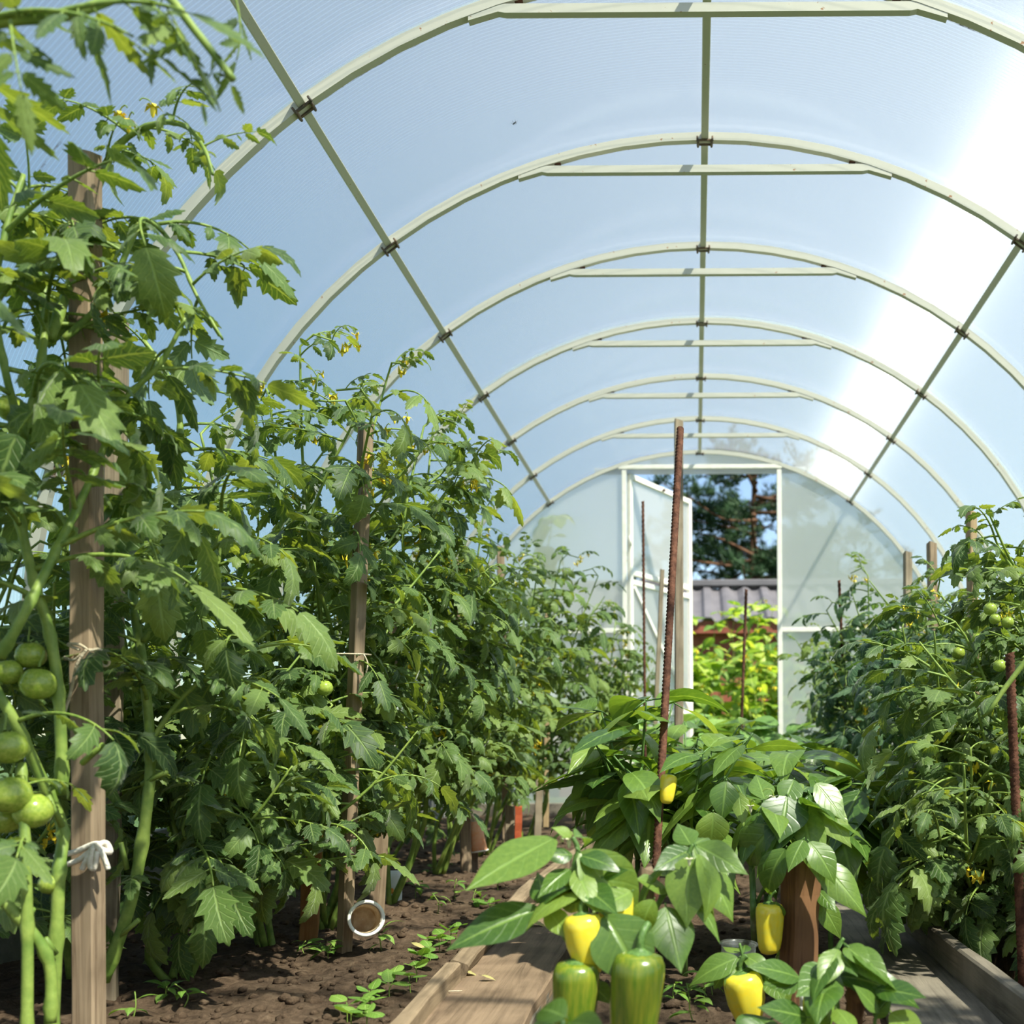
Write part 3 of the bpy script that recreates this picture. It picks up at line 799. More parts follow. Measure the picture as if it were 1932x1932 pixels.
# -- front plant behind the tall pale stake
rg = random.Random(3)
A = Plant('tomato_plant', 'big tomato plant with green fruit tied to the tall foremost stake', 'tomato plant', P(80, 1995, 1.6), GL)
stems = [
    ([(95, 2010, 1.6), (105, 1800, 1.6), (112, 1640, 1.6), (117, 1560, 1.62), (70, 1450, 1.6), (10, 1330, 1.57), (-70, 1220, 1.56)], .0095, .007),
    ([(50, 2010, 1.5), (52, 1780, 1.5), (48, 1600, 1.5), (40, 1440, 1.52)], .008, .006),
    ([(95, 1930, 1.52), (92, 1815, 1.52), (35, 1730, 1.5), (-60, 1640, 1.48)], .008, .007),
    ([(118, 1500, 1.62), (112, 1330, 1.62), (95, 1200, 1.62), (60, 1080, 1.61), (32, 940, 1.6), (42, 830, 1.6), (75, 700, 1.6), (85, 560, 1.62), (60, 430, 1.64), (40, 330, 1.66)], .0085, .004),
    ([(0, 1240, 1.5), (50, 1150, 1.5), (105, 1040, 1.54), (150, 950, 1.58), (190, 860, 1.62), (230, 760, 1.64), (300, 690, 1.64), (350, 600, 1.64)], .007, .003),
    ([(95, 640, 1.62), (150, 480, 1.72), (188, 340, 1.72), (232, 266, 1.72), (300, 232, 1.70), (352, 240, 1.68), (385, 280, 1.66), (402, 330, 1.65)], .007, .002),
    ([(120, 640, 1.65), (200, 560, 1.68), (270, 420, 1.68), (330, 470, 1.67), (372, 560, 1.66), (420, 640, 1.66)], .005, .002),
    ([(45, 830, 1.6), (10, 700, 1.56), (-10, 560, 1.55), (15, 420, 1.56), (45, 330, 1.58)], .006, .003),
]
sp = [cr(PX(s[0]), 6) for s in stems]
for q, s in zip(sp, stems): A.stem(q, s[1], s[2], n=8, knobs=5, rng=rg)
for q, f0, f1, sps, sz in ((sp[0], .72, 1, .06, (.18, .24)), (sp[1], .7, 1, .07, (.16, .2)), (sp[3], .3, 1, .036, (.2, .29)), (sp[4], .3, 1, .04, (.2, .28)),
                    (sp[5], .0, .35, .04, (.18, .24)), (sp[5], .5, 1, .026, (.1, .15)), (sp[6], .05, 1, .032, (.15, .22)), (sp[7], .1, 1, .034, (.2, .27))):
    dress(A, q, rg, sps, f0, f1, sz, True, None, None, young=.75)
for (x, y, d, r) in ((58, 1236, 1.62, 28), (72, 1290, 1.6, 33), (15, 1268, 1.6, 26), (20, 1500, 1.5, 38), (62, 1530, 1.52, 36), (15, 1410, 1.5, 34), (95, 1667, 1.6, 22), (10, 1545, 1.54, 30), (20, 770, 1.66, 26)):
    A.tomato(P(x, y, d), r * d / FPX, (rg.uniform(-.3, .3), rg.uniform(-.3, .3)))
for (x, y) in ((240, 203), (263, 190), (252, 215), (5, 305), (215, 590), (203, 600), (15, 830), (20, 890)):
    A.part('flower', FLOWER[rg.randrange(3)], T(P(x, y, 1.7)) @ Rm(rg.uniform(0, 6), 'Z') @ Sm(1.2))
# cut leaf stalks left on the bare stems
for (a, b_) in (((155, 1440), (195, 1405)), ((118, 1560), (90, 1500)), ((50, 1740), (62, 1715)), ((105, 1800), (85, 1770))):
    A.stem([P(*a, 1.585), P(*b_, 1.57)], .0045, .004, name='cut_stalk', n=6)

# -- plant with the thick bare stem curving up right behind that stake
B_ = Plant('tomato_plant', 'tomato plant with thick bare stem bowing out beside the tall foremost stake', 'tomato plant', P(196, 1850, 1.88), GL)
q1 = cr(PX([(196, 1850, 1.88), (250, 1690, 1.87), (280, 1500, 1.87), (283, 1390, 1.88), (268, 1240, 1.88), (252, 1120, 1.9), (275, 980, 1.92), (335, 860, 1.94), (330, 740, 1.95), (270, 640, 1.95)]), 6)
q2 = cr(PX([(270, 1210, 1.88), (330, 1130, 1.9), (400, 1040, 1.92), (440, 940, 1.93)]), 5)
q3 = cr(PX([(283, 1400, 1.88), (350, 1310, 1.9), (440, 1240, 1.92), (510, 1190, 1.93)]), 5)
B_.stem(q1, .0105, .004, n=9, knobs=7, rng=rg); B_.stem(q2, .005, .002); B_.stem(q3, .005, .002)
for q, f0, sps in ((q1, .42, .042), (q2, .15, .045), (q3, .2, .045)): dress(B_, q, rg, sps, f0, 1, (.2, .28), True, (-.5, .4))
dress(B_, q1, rg, .16, .05, .4, (.08, .12), True)
for (a, b_) in (((222, 1770), (262, 1735)), ((268, 1480), (312, 1455)), ((240, 1640), (228, 1590)), ((285, 1470), (315, 1457))):
    B_.stem([P(*a, 1.87), P(*b_, 1.86)], .0045, .004, name='cut_stalk', n=6)

# -- stem reaching in high up from a plant beside the camera
C_ = Plant('tomato_plant', 'tomato vine reaching in overhead with narrow hanging leaflets', 'tomato plant', (-1.02, 1.12, .0), GL)
q = cr([Vector((-1.02, 1.12, 0)), Vector((-1.04, 1.12, .5)), P(-260, 300, 1.2), P(-120, 90, 1.2), P(0, 42, 1.2), P(120, 30, 1.2), P(230, -8, 1.22), P(300, -20, 1.22), P(370, 60, 1.22), P(440, 150, 1.22)], 6)
C_.stem(q, .008, .004, n=8)
for (p, az, el, s, k) in ((P(-40, 45, 1.2), -.25, .05, .22, 0), (P(20, 40, 1.18), -1.0, -.9, .13, 1), (P(60, 40, 1.2), -.1, .12, .24, 2), (P(255, -12, 1.22), -.3, -.75, .15, 3), (P(420, -60, 1.3), .2, -1.2, .13, 1), (P(-60, 55, 1.2), -1.6, .1, .22, 0), (P(-40, 80, 1.2), 2.2, .2, .24, 2)):
    C_.leaf(LONG[k], leaf_matrix(p, az, el, .1, s), True)
dress(C_, q[-14:], rg, .03, .1, 1, (.05, .09), True, None, LONG, el=(-1.2, -.4))
dress(C_, q[:24], rg, .07, .3, 1, (.18, .25), False, None, LONG)

# -- the mass of the bed by the unlit wall: (label, root, tops as pixel+depth)
def row(label, root, tops, seed, group, **kw):
    return tomato_plant(label, root, [P(*t) for t in tops], seed, group, **kw)
row('low leafy tomato plant between the tall foremost stake and the white cup', (-1.02, 2.15), [(400, 1240, 2.2), (480, 1330, 2.15), (330, 1420, 2.15), (420, 1500, 2.1)], 21, GL, space=.05, sets=SHADED, bias=(-.6, .5), shoots=.35, flowers=.05, near=True, zmin=.14)
BROAD = row('broad tomato plant in front of the split stake with string', (-.98, 2.5), [(540, 1180, 2.45), (600, 1330, 2.35), (500, 1000, 2.5), (610, 1470, 2.3)], 22, GL, space=.05, bias=(-.6, .45), shoots=.3, flowers=.18, near=True, zmin=.16)
TALL = row('tallest tomato plant with yellow flowers above the split stake', (-.92, 2.7), [(590, 655, 2.65), (725, 715, 2.7), (640, 790, 2.35), (800, 800, 2.75), (500, 760, 2.6), (705, 780, 2.32), (850, 880, 2.8)], 23, GL, space=.046, young=.9, size=(.13, .2), bias=EAST, shoots=.35, flowers=.3, zmin=.22)
row('tomato plant against the wall behind the tall foremost stake', (-1.22, 2.15), [(150, 820, 2.2), (300, 900, 2.25), (60, 760, 2.2), (420, 820, 2.3)], 24, GL, space=.055, shoots=.3)
row('tomato plant hidden low behind the foremost fruiting plant', (-1.25, 1.8), [(40, 1050, 1.85), (130, 1150, 1.85)], 25, GL, space=.06)
row('tomato plant spreading over the path just past the split stake', (-.88, 3.1), [(800, 800, 3.1), (880, 930, 3.05), (830, 1060, 3.0), (900, 1100, 3.1)], 26, GL, space=.048, bias=EAST, shoots=.4, flowers=.1, zmin=.3, size=(.15, .23))
row('tomato plant on the stake with the hanging orange cup', (-.88, 3.75), [(890, 960, 3.75), (960, 1100, 3.7), (900, 1140, 3.7), (1000, 1190, 3.7)], 27, GL, space=.046, bias=EAST, shoots=.4, flowers=.1, zmin=.3, size=(.15, .23))
row('tomato plant next past the hanging orange cup', (-.86, 4.4), [(1000, 1080, 4.4), (1040, 1060, 4.45), (970, 1060, 4.4), (1040, 1180, 4.3)], 28, GL, space=.05, bias=EAST, shoots=.4, flowers=.12, zmin=.3, size=(.15, .23))
row('tomato plant with long tip arching towards the open door', (-.78, 5.0), [(1070, 1060, 5.0), (1120, 1090, 5.05), (1040, 1090, 5.0), (1090, 1200, 5.0)], 29, GL, space=.05, bias=EAST, shoots=.4, flowers=.14, zmin=.3, size=(.15, .23))
row('tomato plant near the hinge side of the doorway', (-.60, 5.6), [(1140, 1180, 5.6), (1170, 1200, 5.6), (1110, 1150, 5.6)], 30, GL, space=.05, bias=EAST, shoots=.4, flowers=.2, zmin=.3, size=(.15, .23))
row('last tomato plant in front of the open door leaf', (-.46, 6.1), [(1180, 1200, 6.1), (1210, 1260, 6.1), (1160, 1260, 6.1)], 31, GL, space=.055, shoots=.3, flowers=.2, zmin=.3, size=(.15, .23))
REAR = ['rear tomato plant glimpsed behind the split stake', 'rear tomato plant by the wall behind the hanging orange cup', 'rear tomato plant by the wall past the orange cup', 'rear tomato plant by the wall near the red plastic strip', 'last rear tomato plant in the corner by the vine shadow']
for k, (x, y, t) in enumerate((( -1.2, 2.85, [(560, 900, 2.9), (640, 960, 2.9), (480, 1000, 2.85)]), (-1.2, 3.5, ) + ([(720, 960, 3.5), (780, 1060, 3.5), (660, 1020, 3.5)],), (-1.18, 4.2, [(860, 1090, 4.2), (800, 1060, 4.2), (900, 1150, 4.2)]), (-1.1, 5.0, [(920, 1130, 5.0), (960, 1160, 5.0), (880, 1160, 5.0)]), (-1.0, 5.8, [(1000, 1160, 5.8), (1040, 1180, 5.8)]))):
    row(REAR[k], (x, y), t, 40 + k, GL + ', rear row', space=.06, shoots=.3)

# -- bed under the sunlit roof
DENSE = row('dense dark tomato plant spilling over the grey kerb beside the plank', (.66, 2.5), [(1820, 1200, 2.45), (1900, 1330, 2.3), (1780, 1330, 2.45), (1880, 1480, 2.2), (1850, 1600, 2.2)], 51, GR, space=.042, sets=SHADED, bias=WEST, shoots=.4, flowers=.05, near=True, size=(.22, .3))
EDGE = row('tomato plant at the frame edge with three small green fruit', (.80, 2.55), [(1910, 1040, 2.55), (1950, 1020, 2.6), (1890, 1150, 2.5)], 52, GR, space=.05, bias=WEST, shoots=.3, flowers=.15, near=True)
row('tomato plant in front of the pale square stake', (.70, 3.1), [(1800, 1110, 3.1), (1740, 1180, 3.0), (1850, 1150, 3.1), (1760, 1330, 3.0)], 53, GR, space=.046, sets=SHADED, bias=WEST, shoots=.4, flowers=.12, zmin=.2, size=(.14, .22))
row('tomato plant with pale nodding flowers below the brown stake', (.70, 3.75), [(1720, 1150, 3.75), (1690, 1200, 3.7), (1760, 1130, 3.8), (1680, 1330, 3.7)], 54, GR, space=.046, sets=SHADED, bias=WEST, shoots=.4, flowers=.15, zmin=.2, size=(.14, .22))
row('tomato plant with curling leaves beside the thin rusty rod', (.66, 4.5), [(1630, 1085, 4.5), (1580, 1150, 4.5), (1660, 1150, 4.5), (1600, 1250, 4.45)], 55, GR, space=.046, sets=SHADED, bias=WEST, shoots=.4, flowers=.12, zmin=.2, size=(.14, .22))
row('airy tomato plant before the far sheet past the doorway', (.74, 5.3), [(1600, 1190, 5.3), (1560, 1230, 5.3), (1640, 1180, 5.3)], 56, GR, space=.055, bias=WEST, shoots=.4, flowers=.2, zmin=.2, size=(.14, .22))
row('sparse last tomato plant beside the doorway post', (.62, 6.0), [(1530, 1290, 6.0), (1560, 1320, 6.0)], 57, GR, space=.07, shoots=.3, zmin=.2, size=(.14, .22))
for k, (x, y, t) in enumerate(((1.12, 2.95, [(2100, 830, 2.95), (2160, 860, 2.95), (2120, 950, 2.9)]), (1.12, 2.35, [(2330, 700, 2.35), (2380, 760, 2.35), (2340, 900, 2.35), (2300, 1000, 2.35)]), (1.15, 1.8, [(2700, 600, 1.8), (2750, 700, 1.8), (2700, 900, 1.8)]), (1.12, 1.25, [(3250, -50, 1.25), (3300, 150, 1.25), (3200, 400, 1.25)]), (1.12, 3.6, [(1880, 1130, 3.6), (1930, 1150, 3.6), (1840, 1190, 3.6)]), (1.1, 4.4, [(1780, 1150, 4.4), (1820, 1170, 4.4)]), (1.05, 5.3, [(1700, 1180, 5.3), (1730, 1210, 5.3)]))):  # off-frame plants: first made taller, next three added, to shade bed and plank
    row(['rear tomato plant past the frame edge made taller for shade', 'tall unseen tomato plant added to shade the dense dark one', 'tall unseen tomato plant added for shade beside the camera', 'unseen tomato plant added by the camera to shade the dark plank', 'rear tomato plant behind the pale square stake', 'rear tomato plant behind the brown weathered stake', 'rear tomato plant by the foot of the far arch'][k], (x, y), t, 60 + k, GR + ', rear row', space=.06, shoots=.3)

for pl, fr in ((BROAD, ((612, 1298, 2.3, 16), (475, 1428, 2.3, 12), (520, 1406, 2.25, 7), (528, 1402, 2.26, 6), (534, 1408, 2.25, 6))), (EDGE, ((1868, 1149, 2.4, 13), (1877, 1168, 2.38, 11), (1901, 1174, 2.38, 12), (1845, 1205, 2.45, 12))), (DENSE, ((1808, 1232, 2.5, 13), (1886, 1256, 2.35, 13)))):
    for (x, y, d, r) in fr: pl.tomato(P(x, y, d), r * d / FPX, (.1, -.1))

DENSE.stem(cr(PX([(1960, 1215, 2.1), (1895, 1300, 2.1), (1868, 1340, 2.1), (1855, 1350, 2.12)]), 4), .0055, .004, name='cut_stalk')

# ------------------------------------------------------------------ walkways: planks and kerb boards
def board(name, A, B, wid, th, mat, label, cat, ztop, group=None, side=1, seed=1, tilt=0.0):
    """long board: A, B run along its edge on the bed side, it extends by wid towards +X * side; ztop is the upper face"""
    rg = random.Random(seed)
    A = Vector((A.x, A.y, ztop)); B = Vector((B.x, B.y, ztop)); d = B - A; ln = d.length
    n = max(int(ln / .12), 2); v = []; f = []
    for i in range(n + 1):
        y = ln * i / n; e0 = rg.uniform(-.0025, .0025); e1 = rg.uniform(-.0035, .0035); z = .003 * math.sin(2.2 * y + seed)
        b = .004 if 0 < i < n else .004
        w0, w1 = e0, wid + e1
        v += [(w0, y, z - b), (w0 + b, y, z), (w1 - b, y, z), (w1, y, z - b), (w1, y, -th), (w0, y, -th)]
    for i in range(n):
        for k in range(6): f.append((i * 6 + k, i * 6 + (k + 1) % 6, i * 6 + 6 + (k + 1) % 6, i * 6 + 6 + k))
    f += [(5, 4, 3, 2, 1, 0), tuple(n * 6 + k for k in range(6))]
    if side < 0: v = [(-x, y, z) for x, y, z in v]; f = [q[::-1] for q in f]
    mb = MB(); mb.add(v, f, smooth=False)
    o = obj(name, mb.mesh(name, mat)); o.location = A; o.rotation_euler = (0, tilt, -math.atan2(d.x, d.y))
    return tag(o, label, cat, group)
PZ = .012
def far(A, B, L): d = (B - A).normalized(); return A + d * L
a, b = G(790, 1932, PZ), G(1000, 1702, PZ)
a0 = a + (a - b).normalized() * .6
board('plank', a0, b, .168, .035, 'plank_wood', 'worn brown walkway plank in the dappled sun beside the white cup bed', 'plank', PZ, 'walkway planks', seed=1)
c = b + (b - a).normalized() * .015 + Vector((.012, 0, 0))
board('plank', c, c + Vector((.10, 2.3, 0)), .17, .035, 'plank_wood', 'farther walkway plank continuing the sunny path', 'plank', PZ - .004, 'walkway planks', seed=2)
a, b = G(1904, 1932, PZ), G(1664, 1700, PZ)
board('plank', a + (a - b).normalized() * .6, far(a, b, (b - a).length + .75), .175, .035, 'grey_board', 'dark walkway plank in shade along the grey kerb', 'plank', PZ, 'walkway planks', side=-1, seed=3)
a2 = far(a, b, (b - a).length + .77)
board('plank', a2, a2 + Vector((-.06, 2.0, 0)), .17, .035, 'grey_board', 'farther shaded walkway plank running to the doorway', 'plank', PZ - .004, 'walkway planks', side=-1, seed=4)
KZ = .045
a, b = G(728, 1932, KZ), G(838, 1818, KZ)
board('kerb_board', a + (a - b).normalized() * .5, b, .03, .08, 'kerb_wood', 'short pale bed edging board nearest the camera', 'board', KZ, 'bed edging boards', seed=5)
a, b = G(850, 1808, KZ + .005), G(1000, 1655, KZ + .005)
board('kerb_board', a, b, .036, .08, 'kerb_wood', 'bed edging board beside the row of seedlings', 'board', KZ + .005, 'bed edging boards', seed=6, tilt=.35)
c = b + (b - a).normalized() * .01
board('kerb_board', c, c + Vector((.06, 2.2, 0)), .03, .08, 'kerb_wood', 'farther bed edging board past the orange cup', 'board', KZ - .005, 'bed edging boards', seed=7)
KR = .07
a, b = G(1932, 1884, KR), G(1708, 1710, KR)
board('kerb_board', a + (a - b).normalized() * .5, b, .026, .11, 'grey_board', 'grey bed edging board under the dense dark tomato plant', 'board', KR, 'bed edging boards', seed=8)
a, b = G(1697, 1690, KR), G(1574, 1588, KR)
board('kerb_board', a, b, .024, .11, 'grey_board', 'weathered grey edging board with a split end', 'board', KR - .004, 'bed edging boards', seed=9)
c = b + (b - a).normalized() * .02
board('kerb_board', c, c + Vector((-.06, 1.8, 0)), .024, .1, 'grey_board', 'far grey edging board towards the doorway', 'board', KR - .01, 'bed edging boards', seed=10)
# inner edging of the pepper bed
for (p0, p1, lb) in ((G(1062, 1800, -.03), G(1150, 1640, -.03), 'sunken edging strip of the pepper bed by the sunny plank'), (G(1640, 1830, -.03), G(1560, 1720, -.03), 'sunken edging strip of the pepper bed by the dark plank')):
    board('kerb_board', p0 + (p0 - p1) * .8, p1 + (p1 - p0) * 2.0, .022, .05, 'grey_board', lb, 'board', -.008, 'bed edging boards', seed=12)

# ------------------------------------------------------------------ stakes and rods
def stake(label, top, base, w, dep, mat, rz=0.5, group='wooden stakes', chamfer=.35, seed=1, taper=0.0, name='wooden_stake', hew=0.0):
    rg = random.Random(seed); d = top - base; ln = d.length; n = 9; v = []; f = []
    for i in range(n + 1):
        t = i / n; s = 1 - taper * t; ex, ey = rg.uniform(-.0012, .0012) * (1 + hew * 4), rg.uniform(-.0012, .0012) * (1 + hew * 4)
        hw = 1 + hew * math.sin(2.2 * math.pi * t + seed)
        x, y = w / 2 * s * hw, dep / 2 * s * (1 + hew * .5 * math.cos(5 * t)); c = .09 * min(w, dep)
        for (sx, sy) in ((-1, -1), (1, -1), (1, 1), (-1, 1)):
            pts = [(sx * (x - c), sy * y), (sx * x, sy * (y - c))]
            if sx * sy > 0: pts = pts[::-1] if False else [(sx * (x - c), sy * y), (sx * x, sy * (y - c))]
            if (sx, sy) in ((-1, -1), (1, 1)): pts = [(sx * x, sy * (y - c)), (sx * (x - c), sy * y)]
            for px, py in pts: v.append((px + ex, py + ey, ln * t + (chamfer * .01 * (1 if sx * sy > 0 else -1) * (i == n))))
    m = 8
    for i in range(n):
        for k in range(m): f.append((i * m + k, i * m + (k + 1) % m, (i + 1) * m + (k + 1) % m, (i + 1) * m + k))
    f += [tuple(range(m))[::-1], tuple(n * m + k for k in range(m))]
    mb = MB(); mb.add(v, f, smooth=False); o = obj(name, mb.mesh(name, mat))
    z = d.normalized(); x = Vector((math.cos(rz), math.sin(rz), 0)); x = (x - z * x.dot(z)).normalized(); y = z.cross(x)
    M = Matrix(((x.x, y.x, z.x, base.x), (x.y, y.y, z.y, base.y), (x.z, y.z, z.z, base.z), (0, 0, 0, 1))); o.matrix_world = M
    return tag(o, label, 'stake', group)
def foot(px, py, d):
    p = P(px, py, d); return Vector((p.x, p.y, -.06))
def on_line(A, B, z):
    t = (z - A.z) / (B.z - A.z); return A.lerp(B, t)
S1 = (P(160, 292, 1.70), P(168, 1990, 1.70))
stake('tall pale square wooden stake standing foremost with two bows of string', S1[0], S1[1] + Vector((0, 0, -.05)), .036, .034, 'stake_wood', -.1, seed=1)
stake('grey wooden stake half hidden right behind the tall foremost stake', P(222, 600, 2.0), P(200, 1880, 2.0) + Vector((0, 0, -.05)), .034, .03, 'stake_grey', .3, seed=2)
S2 = (P(690, 800, 2.42), G(646, 1812, 0))
stake('rough split wooden stake standing by the white cup', S2[0], S2[1] + Vector((0, 0, -.06)), .028, .024, 'stake_wood', -.75, seed=3)
stake('short orange brown stake stub low between the tomato stems', P(590, 1580, 2.5), G(580, 1780, 0) + Vector((0, 0, -.05)), .04, .026, 'orange_wood', .2, seed=4)
stake('dark wooden stake just past the split stake', P(742, 1130, 3.0), P(706, 1680, 3.0) + Vector((0, 0, -.1)), .042, .03, 'stake_wood', .4, seed=5)
S3 = (P(868, 1060, 3.85), G(880, 1648, .015))
stake('wooden stake with an orange cup hanging from it', S3[0], S3[1] + Vector((0, 0, -.06)), .036, .03, 'stake_wood', .3, seed=6)
stake('short doubled stake leaning on the stake of the orange cup', P(895, 1560, 3.9), G(893, 1645, .015) + Vector((0, 0, -.05)), .03, .022, 'stake_wood', .2, seed=16)
stake('slim stake rising from leaves past the orange cup', P(944, 1032, 4.5), P(955, 1590, 4.5), .03, .026, 'stake_wood', .2, seed=7)
stake('short pale stake above the leaves before the far wall', P(1034, 1130, 5.6), P(1030, 1560, 5.6), .028, .024, 'stake_pale', .2, seed=8)
stake('low bare stake foot beside the red plastic strip', P(1018, 1470, 4.9), P(1014, 1590, 4.9), .03, .02, 'stake_grey', .2, seed=9)
stake('broad low stake end next to the red plastic strip', P(962, 1520, 4.4), P(960, 1640, 4.4), .035, .02, 'stake_grey', .2, seed=10)
stake('red plastic strip stuck upright in the soil', P(978, 1522, 4.3), P(978, 1660, 4.3), .026, .008, 'red_plastic', .2, group=None, seed=11, name='plastic_strip')
stake('tall grey wooden stake right behind the long rusty rod', P(1281, 793, 4.2), P(1281, 1640, 4.2), .031, .028, 'stake_grey', .15, seed=12)
stake('thin grey stick leaning before the open door leaf', P(1250, 1075, 5.3), P(1226, 1580, 5.3), .02, .018, 'stake_grey', .15, seed=13)
stake('pale square stake standing above the tomatoes by the sunlit roof', P(1832, 966, 3.3), P(1842, 1640, 3.3) + Vector((0, 0, -.06)), .026, .024, 'stake_pale', .5, seed=14)
stake('brown weathered stake between the pale and the grey one', P(1757, 1024, 3.9), P(1772, 1580, 3.9) + Vector((0, 0, -.05)), .030, .024, 'stake_wood', .4, seed=15)
stake('grey stake with rounded top nearest the doorway', P(1713, 1042, 4.3), P(1711, 1560, 4.3) + Vector((0, 0, -.05)), .028, .026, 'stake_grey', .2, seed=17)
stake('low pale lath at the edge of the shaded bed', P(1709, 1560, 2.9), P(1709, 1735, 2.9), .018, .022, 'stake_pale', .2, seed=18)
H1 = (P(1513, 1610, 1.98), P(1503, 1910, 1.98))
stake('short thick hewn brown stake among the peppers', H1[0], H1[1] + Vector((0, 0, -.04)), .05, .046, 'hewn_wood', .55, seed=19, taper=-.18, hew=.08)
stake('slim stake carrying the pepper plant with large leaves', P(1218, 1640, 1.6), P(1228, 2010, 1.6), .020, .018, 'stake_wood', .3, seed=20)
def rod(label, top, base, r, group='rusty rods', pitch=.009):
    d = top - base; ln = d.length; n = int(ln / pitch) * 2; m = 10; v = []; f = []
    for i in range(n + 1):
        for k in range(m):
            a = 2 * math.pi * k / m; ph = i * math.pi + a
            rr = r * (1 + .10 * math.cos(ph) * (1 if True else 0)) + (.0013 if (i % 2 == 0) else -.0006)
            v.append((rr * math.cos(a), rr * math.sin(a), ln * i / n + .0025 * math.sin(a)))
    for i in range(n):
        for k in range(m): f.append((i * m + k, i * m + (k + 1) % m, (i + 1) * m + (k + 1) % m, (i + 1) * m + k))
    f += [tuple(range(m))[::-1], tuple(n * m + k for k in range(m))]
    mb = MB(); mb.add(v, f); o = obj('reinforcing_rod', mb.mesh('reinforcing_rod', 'rust'))
    o.matrix_world = T(base) @ d.to_track_quat('Z', 'Y').to_matrix().to_4x4()
    return tag(o, label, 'rod', group)
q0, q1 = P(1284, 810, 2.55), P(1246, 1495, 2.2)
rod('long ribbed rusty rod leaning over the pepper plants', q0, on_line(q0, q1, -.04), .0072)
rod('thin straight rusty rod before the open door leaf', P(1213, 946, 4.7), P(1219, 1590, 4.7), .0055, pitch=.02)
rod('thin rusty rod standing in the doorway view', P(1408, 1112, 5.0), P(1391, 1590, 5.0), .0065, pitch=.02)
rod('short thick rusty rod among the dense dark tomatoes', P(1905, 1232, 2.15), P(1930, 1860, 2.15), .0085)
rod('slender rusty rod among the curling tomato leaves', P(1583, 1095, 4.6), P(1606, 1600, 4.6), .006, pitch=.02)
# gnarled stick
pts = cr(PX([(1612, 1842, 1.55), (1616, 1880, 1.55), (1608, 1940, 1.55), (1606, 2010, 1.55)]), 5)
mb = MB(); mb.tube([p - pts[-1] for p in pts], [.0125, .013, .0135, .0125, .0145, .0165, .0135, .013, .0125, .013, .014, .013, .0125, .0125, .013, .0135][:len(pts)], 9)
o = obj('branch_stick', mb.mesh('branch_stick', 'hewn_wood')); o.location = pts[-1]; tag(o, 'round gnarled branch stick by the front pepper leaves', 'stick')

# ------------------------------------------------------------------ string ties
def tie(label, loops, r, mat='twine', grp='string ties'):
    c = loops[0][0]
    mb = MB()
    for L in loops: mb.tube([p - c for p in cr(L, 6)], r, 6)
    o = obj('twine_tie', mb.mesh('twine_tie', mat)); o.location = c
    return tag(o, label, 'string', grp)
def ring(ctr, rx, ry, tiltz=0.0, n=12, rz=0.0):
    return [ctr + Vector((math.cos(a) * rx * math.cos(rz) - math.sin(a) * ry * math.sin(rz), math.cos(a) * rx * math.sin(rz) + math.sin(a) * ry * math.cos(rz), tiltz * math.cos(a))) for a in [2 * math.pi * k / n for k in range(n + 1)]]
D = 1.665
tie('beige string bow tied upper on the tall foremost stake', [
    [P(122, 1240, D + .02), P(140, 1245, D), P(165, 1226, D - .002), P(190, 1232, D + .01), P(200, 1240, 1.72)],
    [P(165, 1226, D - .004), P(150, 1216, D - .008), P(128, 1216, D - .002), P(150, 1226, D - .006)],
    [P(163, 1226, D - .006), P(145, 1255, D - .006), P(135, 1300, D - .004), P(122, 1345, D - .004)],
    [P(168, 1228, D - .006), P(190, 1226, D), P(206, 1248, D + .01), P(196, 1256, D + .01), P(172, 1232, D - .004)],
    [P(120, 1242, D + .04), P(135, 1246, D + .08), P(190, 1240, D + .08), P(202, 1240, D + .06)]], .0022)
tie('pale rag strip knotted low on the tall foremost stake', [
    [P(105, 1615, D + .02), P(140, 1608, D), P(180, 1592, D - .006), P(200, 1600, D + .02)],
    [P(180, 1596, D - .008), P(165, 1620, D - .012), P(155, 1640, D - .01)],
    [P(182, 1590, D - .01), P(195, 1615, D - .01), P(204, 1640, D - .004)],
    [P(122, 1632, D + .005), P(150, 1622, D - .004), P(180, 1598, D - .008), P(200, 1590, D), P(208, 1608, D), P(186, 1600, D - .01)],
    [P(175, 1600, D - .012), P(170, 1630, D - .014), P(178, 1638, D - .012), P(184, 1606, D - .012)]], .0042, 'rag')
s2 = on_line(S2[0], S2[1], P(660, 1235, 2.4).z)
tie('string stretched around the split stake and tomato stem', [ring(s2 + Vector((-.03, 0, 0)), .062, .035), [s2 + Vector((.025, -.03, 0)), s2 + Vector((.034, -.03, -.02)), s2 + Vector((.03, -.03, -.04))]], .0018)
s2 = on_line(S2[0], S2[1], P(660, 1362, 2.36).z)
tie('thin string loop lower on the split stake', [ring(s2 + Vector((-.018, 0, 0)), .045, .034, .006), [s2 + Vector((.016, -.032, 0)), s2 + Vector((.02, -.034, -.06)), s2 + Vector((.015, -.034, -.1))]], .0016, 'rag')
g2 = P(209, 1436, 1.985)
tie('grey string knot on the stake half hidden behind', [ring(g2 + Vector((0, .015, 0)), .03, .032), [g2 + Vector((.0, -.018, 0)), g2 + Vector((.014, -.022, -.03)), g2 + Vector((.022, -.02, -.055)), g2 + Vector((.026, -.02, -.03)), g2 + Vector((.01, -.02, 0))]], .0024)
s3 = on_line(S3[0], S3[1], P(872, 1520, 3.85).z)
cupc = P(896, 1575, 3.83)
tie('pale string holding the orange cup to its stake', [ring(s3, .03, .028, .008), [s3 + Vector((-.01, -.028, 0)), s3 + Vector((-.025, -.03, .06)), s3 + Vector((-.03, -.03, .1))], [s3 + Vector((.01, -.028, 0)), s3 + Vector((.03, -.03, -.03)), cupc + Vector((0, 0, .048))], [s3 + Vector((-.008, -.03, 0)), s3 + Vector((-.01, -.03, -.06))]], .0025, 'rag')

